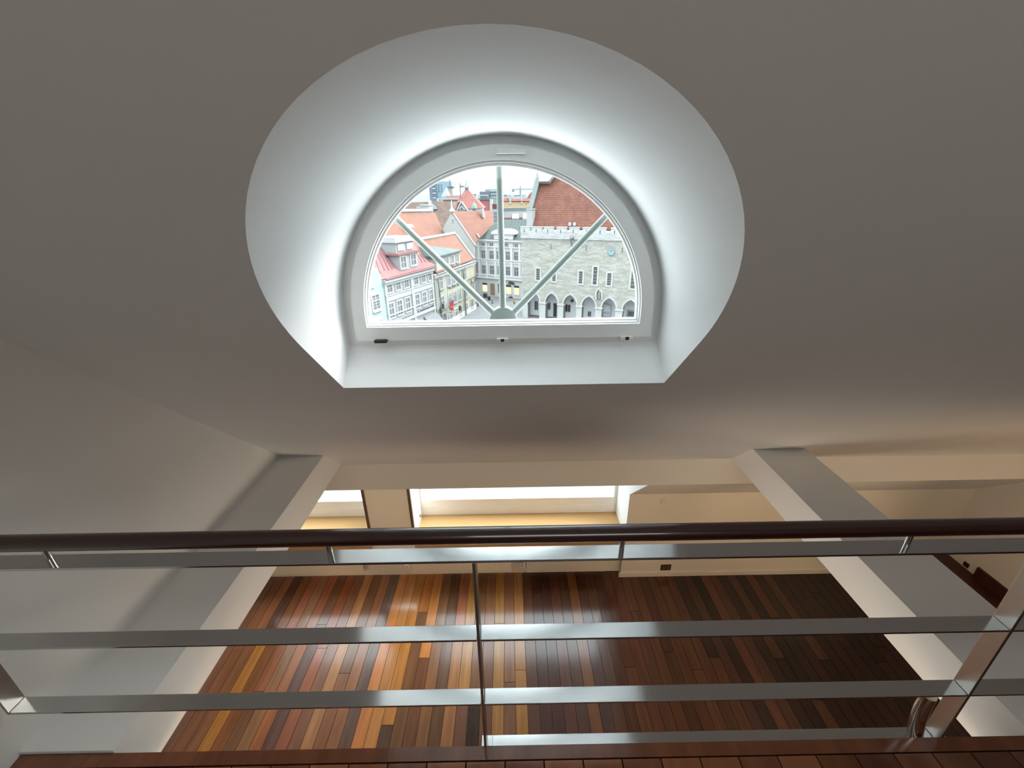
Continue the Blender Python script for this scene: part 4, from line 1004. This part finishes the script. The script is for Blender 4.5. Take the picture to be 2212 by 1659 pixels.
# stepped ornamental gable and green onion cupola before it
Fg = Fac(atY(997, 450, 165), hdir(86)); Fg.o.z = 0
t = thing('building', 'grey ornamental triangular gable in front of the red pyramid roof', 'building', centre(Fg, Fg.uz(997, 450)[0]))
gq = lambda x, y: Fg.uz(*E_(x, y))
tri = [(gq(1240, 770)[0], HG), (gq(1470, 780)[0], HG), gq(1470, 780), gq(1335, 580), gq(1240, 770)]
mb = MB(); Fg.poly(mb, tri, 0, -2); mb.build('gable_wall', mat('grey_gable_stone', s2l(196, 192, 184), .8), t)
for k, (dy, m_) in enumerate(((0, W_TRIM), (70, PALEW))):
    mb = MB(); a, b, d_ = gq(1245+dy*.7, 770), gq(1335, 592+dy*1.4), gq(1465-dy*.7, 775)
    mb.tube([Fg.P(*a, .2), Fg.P(*b, .2)], .28, 5); mb.tube([Fg.P(*b, .2), Fg.P(*d_, .2)], .28, 5); mb.build('gable_moulding', m_, t)
a = [gq(1190, 780), gq(1250, 600), gq(1335, 580), gq(1240, 770)]
mb = MB(); Fg.poly(mb, [a[0], a[3], a[2], a[1]], -.4, -3); mb.build('side_roof', T_BROWN, t)
pc = atY(*E_(1632, 770), 178)
t = thing('cupola', 'small green copper onion cupola before the red roofs', 'cupola', V((pc.x, 178, HG)))
zz = [atY(1025, y, 178).z for y in (470, 450, 445, 441, 438, 433)]
mb = MB(); mb.tube([V((pc.x, 178, HG)), V((pc.x, 178, zz[1]))], .9, 8); mb.build('shaft', SLATE, t)
mb = MB(); mb.tube([V((pc.x, 178, z)) for z in zz[1:]], [1.0, .85, .6, .2, .06], 10); mb.build('cap', mat('verdigris_copper', s2l(140, 200, 180), .5), t)
# offices
F, t, a, b, zt = far_box('office_block', 'grey stepped office block left of the centre window bar', 1048, 1078, 409, 360, 20, mat('pale_grey_cladding', s2l(182, 190, 196), .6))
mb = MB(); ua = F.uz(1036.5, 420)[0]; ub = F.uz(1058, 420)[0]; F.box(mb, ua, ub, HG, F.uz(1046, 414)[1], -15, 1.5); mb.build('dark_wing', SLATE, t)
mb = MB(); ua = F.uz(1032, 420)[0]; ub = F.uz(1055, 420)[0]; F.box(mb, ua, ub, HG, F.uz(1043, 421)[1], -12, 3); mb.build('pale_wing', PALEW, t)
for j in range(3): mb = MB(); zz = F.uz(1043, 424+j*2.6)[1]; F.box(mb, ua+2, ub-.5, zz-.4, zz+.25, 3, 3.3); mb.build('window_band', SLATE, t)
for j in range(5):
    zz = F.uz(1066, 412+j*3.4)[1]; mb = MB(); ua = F.uz(1059, 420)[0]; F.box(mb, ua, b-1, zz-.5, zz+.3, 0, .4); mb.build('window_band', SLATE if j % 2 else PALEW, t)
F, t, a, b, zt = far_box('office_block', 'small grey block between the pyramid roof and the stepped offices', 1018, 1028, 419, 300, 12, mat('grey_brown_cladding', s2l(170, 164, 160), .7))
grid(F, t, a, b, F.uz(1023, 429)[1], zt-.8, 2, 2, PALEW, .5, .5)
F, t, a, b, zt = far_box('building', 'plain rose red wall with a white edge left of the centre bar', 1036, 1058, 431.5, 250, 12, mat('rose_red_render', s2l(206, 126, 132), .8, var=.05, scale=.2))
mb = MB(); ua = F.uz(1058, 440)[0]; ub = F.uz(1063.5, 440)[0]; F.box(mb, ua, ub, HG, F.uz(1060, 430.5)[1], -12, .6); mb.build('white_edge', W_TRIM, t)
mb = MB(); F.box(mb, a-1, b, zt, zt+.6, -12, .6); mb.build('roof_edge', SLATE, t)
F, t, a, b, zt = far_box('building', 'white narrow house with dark windows behind the centre bar', 1063.5, 1078, 452, 150, 10, W_WHITE)
grid(F, t, a+.4, b-.2, F.uz(1070, 480)[1], zt-.6, 3, 3, SLATE, .45, .6)
mb = MB(); F.box(mb, a, b, zt, zt+1.6, -8, -.5); mb.build('red_attic', T_FAR, t)
# right of the bar: peach house, red ridge, white roofs
F, t, a, b, zt = far_box('building', 'long peach house under a thin red roof right of the centre bar', 1080, 1146, 434.5, 200, 14, mat('peach_render', s2l(246, 208, 160), .8, var=.03, scale=.2))
n, c = slope(F, zt, 35, .4); mz = roofpoly(F, [(1080, 434.5), (1148, 434.5), (1148, 428), (1118, 429.5), (1100, 428), (1088, 427)], n, c, .3); mz.build('roof', T_FAR, t)
for x, y0, y1 in ((1102, 425, 435), (1127, 430, 436)):
    mb = MB(); ua = F.uz(x-2.5, 430)[0]; ub = F.uz(x+2.5, 430)[0]; F.box(mb, ua, ub, zt-1, F.uz(x, y0)[1], -3, .3); mb.build('chimney', W_TRIM, t)
for x, y in ((1137, 440.5), (1137, 449)): window(F, t, x, y, 1.6, 2.4, cols=1, tr=0, surround=.05, m=W_TRIM)
F, t, a, b, zt = far_box('building', 'lower house with pale roof and red tiled front below the peach house', 1080, 1140, 455, 160, 8, W_TRIM)
n, c = slope(F, F.uz(1110, 475)[1], 55, .5); mz = roofpoly(F, [(1080, 475.5), (1140, 475.5), (1140, 456), (1080, 456)], n, c, .3); mz.build('roof', T_FAR, t)
mb = MB(); q = [atP(x, y, n, c) for x, y in ((1106, 475), (1121, 475), (1121, 458), (1107, 458))]; mb.prism(q, V(n)*.8); mb.build('dormer', W_TRIM, t)
mb = MB(); q = [atP(x, y, n, c) for x, y in ((1129, 475), (1138, 475), (1138, 458), (1130, 458))]; mb.prism(q, V(n)*.8); mb.build('dormer', W_GREY, t)
mb = MB(); F.box(mb, a, b, zt, zt+.9, -3, .2); mb.build('flat_roof', M_GREY, t)
for x in (1106, 1120): mb = MB(); q = F.P(F.uz(x, 452)[0], zt+.9, -.5); mb.box(q.x-.9, q.x+.9, q.y-.3, q.y+.6, q.z-.9, q.z+.2); mb.build('skylight', PALEW, t)
F, t, a, b, zt = far_box('building', 'white low roofs and parapets on the skyline below the crane', 1086, 1138, 423, 330, 14, PALEW)
for x0, x1, y in ((1088, 1096, 421), (1098, 1104, 420), (1110, 1124, 421.5), (1128, 1135, 419.5)):
    mb = MB(); F.box(mb, F.uz(x0, 422)[0], F.uz(x1, 422)[0], zt, F.uz((x0+x1)/2, y)[1], -6, .2); mb.build('roof_box', SLATE if x0 in (1110, 1088) else PALEW, t)
Fr = Fac(atY(1142, 430, 240), hdir(80)); Fr.o.z = 0
t = thing('building', 'dull red roof corner beside the green copper verge', 'building', centre(Fr, Fr.uz(1146, 440)[0]))
mb = MB(); q = [Fr.uz(*p_) for p_ in ((1137, 430), (1160, 430), (1160, 412), (1149, 414), (1143, 420))]; Fr.poly(mb, q, 0, -6); mb.build('roof', mat('dull_red_metal', s2l(196, 120, 128), .6), t)
mb = MB(); Fr.box(mb, Fr.uz(1137, 430)[0], Fr.uz(1160, 430)[0], HG, q[0][1], -6, 0); mb.build('wall', PALEW, t)
# crane
Yc = 520
t = thing('crane', 'pale grey tower crane on the skyline', 'crane', V((atY(1124, 420, Yc).x, Yc, HG)))
zj = atY(1124, 409, Yc).z; k_ = Yc/FPX
mb = MB(); x_ = atY(1124, 420, Yc).x; mb.box(x_-.9, x_+.9, Yc-.9, Yc+.9, HG, zj+1.2); mb.build('mast', mat('pale_crane_grey', s2l(176, 190, 194), .6), t)
mb = MB(); mb.box(atY(1105, 409, Yc).x, atY(1152, 409, Yc).x, Yc-.6, Yc+.6, zj-.5, zj+.5); mb.build('jib', MATS['pale_crane_grey'], t)
mb = MB(); x2 = atY(1108.5, 409, Yc).x; mb.box(x2-1, x2+1, Yc-1, Yc+1, zj-2.5, zj-.5); mb.build('counterweight', SLATE, t)
mb = MB(); mb.tube([V((x_, Yc, zj+.5)), V((x_, Yc, zj+3.5))], .4, 5); mb.build('cab', SLATE, t)

# ----------------------------------------------------------------- small things on the square
def person(label, foot, h, face, jacket, trousers, stride=.22):
    t = thing('person', label, 'person', foot); s = h/1.75
    f = V((face[0], face[1], 0)).normalized(); sd = V((-f.y, f.x, 0))
    J = {'pel': (0, 0, .95), 'che': (0, 0, 1.32), 'nec': (0, 0, 1.50), 'hea': (.02, 0, 1.66),
         'kL': (.10*stride/.22, .09, .50), 'aL': (-.02+stride*.6, .10, .07), 'kR': (-.02, -.09, .50), 'aR': (-.30*stride/.22, -.10, .09), 'tL': (stride*.6+.15, .10, .03), 'tR': (-.30*stride/.22+.14, -.10, .03),
         'sL': (0, .19, 1.40), 'eL': (-.10, .25, 1.13), 'hL': (.02, .24, .90), 'sR': (0, -.19, 1.40), 'eR': (.06, -.25, 1.13), 'hR': (.20, -.22, .95)}
    Ed = [('pel', 'che'), ('che', 'nec'), ('nec', 'hea'), ('pel', 'kL'), ('kL', 'aL'), ('aL', 'tL'), ('pel', 'kR'), ('kR', 'aR'), ('aR', 'tR'), ('che', 'sL'), ('sL', 'eL'), ('eL', 'hL'), ('che', 'sR'), ('sR', 'eR'), ('eR', 'hR')]
    Rr = {'pel': .15, 'che': .17, 'nec': .06, 'hea': .11, 'kL': .075, 'kR': .075, 'aL': .05, 'aR': .05, 'tL': .04, 'tR': .04, 'sL': .08, 'sR': .08, 'eL': .05, 'eR': .05, 'hL': .04, 'hR': .04}
    ks = list(J); me = bpy.data.meshes.new('body')
    me.from_pydata([tuple(foot+(f*J[k][0]+sd*J[k][1]+V((0, 0, J[k][2])))*s) for k in ks], [(ks.index(a), ks.index(b)) for a, b in Ed], [])
    ob = bpy.data.objects.new('body', me); COL.objects.link(ob); attach(ob, t)
    md = ob.modifiers.new('skin', 'SKIN'); sv = me.skin_vertices[0].data
    for i, k in enumerate(ks): sv[i].radius = (Rr[k]*s, Rr[k]*s); sv[i].use_root = (k == 'pel')
    ob.modifiers.new('sub', 'SUBSURF').levels = 1
    ob.modifiers['sub'].render_levels = 1
    me.materials.append(jacket)
    mb = MB()
    for side in (('kL', 'aL', .09), ('kR', 'aR', -.09)):
        P_ = [foot+(f*a+sd*b_+V((0, 0, z)))*s for a, b_, z in ((0, side[2]*.8, .92), J[side[0]], (J[side[1]][0], J[side[1]][1], .10))]
        mb.tube(P_, [.115*s, .095*s, .075*s], 8)
    mb.build('trousers', trousers, t)
    mb = MB(); hp = foot+(f*.0+V((0, 0, 1.70)))*s; mb.tube([hp-V((0, 0, .06*s)), hp+V((0, 0, .05*s)), hp+V((0, 0, .10*s))], [.12*s, .115*s, .04*s], 10); mb.build('hair', mat('pale_hair', (.62, .58, .5), .8), t)
    return t
ft = atZ(1032.2, 662.4, HG); hh = (662.2-646.3)/FPX*ft.dot(FW)*1.02
person('person in a grey jacket and dark trousers walking past the corner of the yellow house', ft, hh, (.9, .3), mat('grey_jacket', (.22, .22, .22), .8), mat('dark_trousers', (.07, .07, .075), .8))
# round white sign on a post
ps = atZ(1063.6, 655.5, HG); t = thing('pavement_sign', 'round white sign on a short dark post in the square', 'sign', ps)
kx = ps.dot(FW)/FPX; Fs = Fac(ps, hdir(80)); Fs.o.z = 0
mb = MB(); mb.tube([ps, ps+V((0, 0, 8*kx))], 1.3*kx*.6, 8); mb.tube([ps, ps+V((0, 0, .15))], 1.8*kx, 10); mb.build('post', IRON, t)
pd = ps+V((-.2*kx, 0, 11.3*kx)); mb = disc(Fs, pd, 3.6*kx, 0, .08); mb.build('disc', W_TRIM, t)
mb = MB(); mb.tube([pd+Fs.n*.1+Fs.e*(-1.6*kx)+V((0, 0, -1.0*kx)), pd+Fs.n*.1+V((0, 0, .9*kx)), pd+Fs.n*.1+Fs.e*1.6*kx+V((0, 0, -1.0*kx))], .35*kx, 6); mb.build('emblem', GUT, t)
# dark menu board, bin, planters, yellow sign
def low_box(name, label, cat, px0, px1, pyt, pyb, m_, parts=None, dep=1.0):
    a = atZ(px0, pyb, HG); b = atZ(px1, pyb, HG); F = Fac(a, hdir(60)); F.o.z = 0
    t = thing(name, label, cat, (a+b)/2); kx = a.dot(FW)/FPX; u1 = (b-a).length; h = (pyb-pyt)*kx
    mb = MB(); F.box(mb, 0, u1, HG, HG+h, -dep, 0); mb.build('body', m_, t)
    mb = MB(); F.box(mb, -.05, u1+.05, HG+h*.86, HG+h, -dep-.05, .05); mb.build('rim', IRON, t)
    return F, t, u1, h
low_box('menu_board', 'dark menu board before the lit shop, left of the shop door', 'board', 1044.0, 1052.6, 634.5, 643, mat('slate_board', (.12, .125, .13), .5), dep=.3)
Fq, t, uu, h_ = low_box('litter_bin', 'dark litter bin standing right of the menu board', 'bin', 1053.4, 1056.8, 642, 649, IRON, dep=.8)
LEAF = mat('grey_green_leaves', (.10, .13, .09), .8, var=.3, scale=3)
for x0, x1, lab in ((1099, 1108, 'long planter with dark plants under the shop windows, left of the plain one'), (1112, 1120, 'dark square planter under the rightmost lit shop window')):
    Fq, t, uu, h_ = low_box('planter', lab, 'planter', x0, x1, 639.5 if x0 > 1105 else 640.5, 643.5, mat('dark_planter', (.09, .10, .10), .7), dep=.7)
    mb = MB()
    for i in range(26):
        q = Fq.P(random.uniform(.1, uu-.1), HG+h_, random.uniform(-.6, -.1)); d_ = V((random.uniform(-.3, .3), random.uniform(-.3, .3), random.uniform(.3, .75))); sdw = V((random.uniform(-.15, .15), random.uniform(-.15, .15), 0))
        mb.add([q-sdw, q+sdw, q+d_], [(0, 1, 2)])
    mb.build('foliage', LEAF, t, kind='stuff')
ps = atZ(1111, 657.5, HG); kx = ps.dot(FW)/FPX; t = thing('pavement_sign', 'small yellow round sign near the arcade, right of the fan hub', 'sign', ps); Fs = Fac(ps, hdir(70)); Fs.o.z = 0
mb = MB(); mb.tube([ps, ps+V((0, 0, 2.2*kx))], .6*kx, 8); mb.build('post', IRON, t)
disc(Fs, ps+V((0, 0, 4.2*kx)), 3.0*kx, 0, .1).build('disc', mat('yellow_sign_paint', s2l(232, 196, 96), .6), t)
disc(Fs, ps+V((0, 0, 4.2*kx)), 1.2*kx, .1, .16).build('emblem', mat('orange_sign_paint', s2l(206, 130, 60), .6), t)
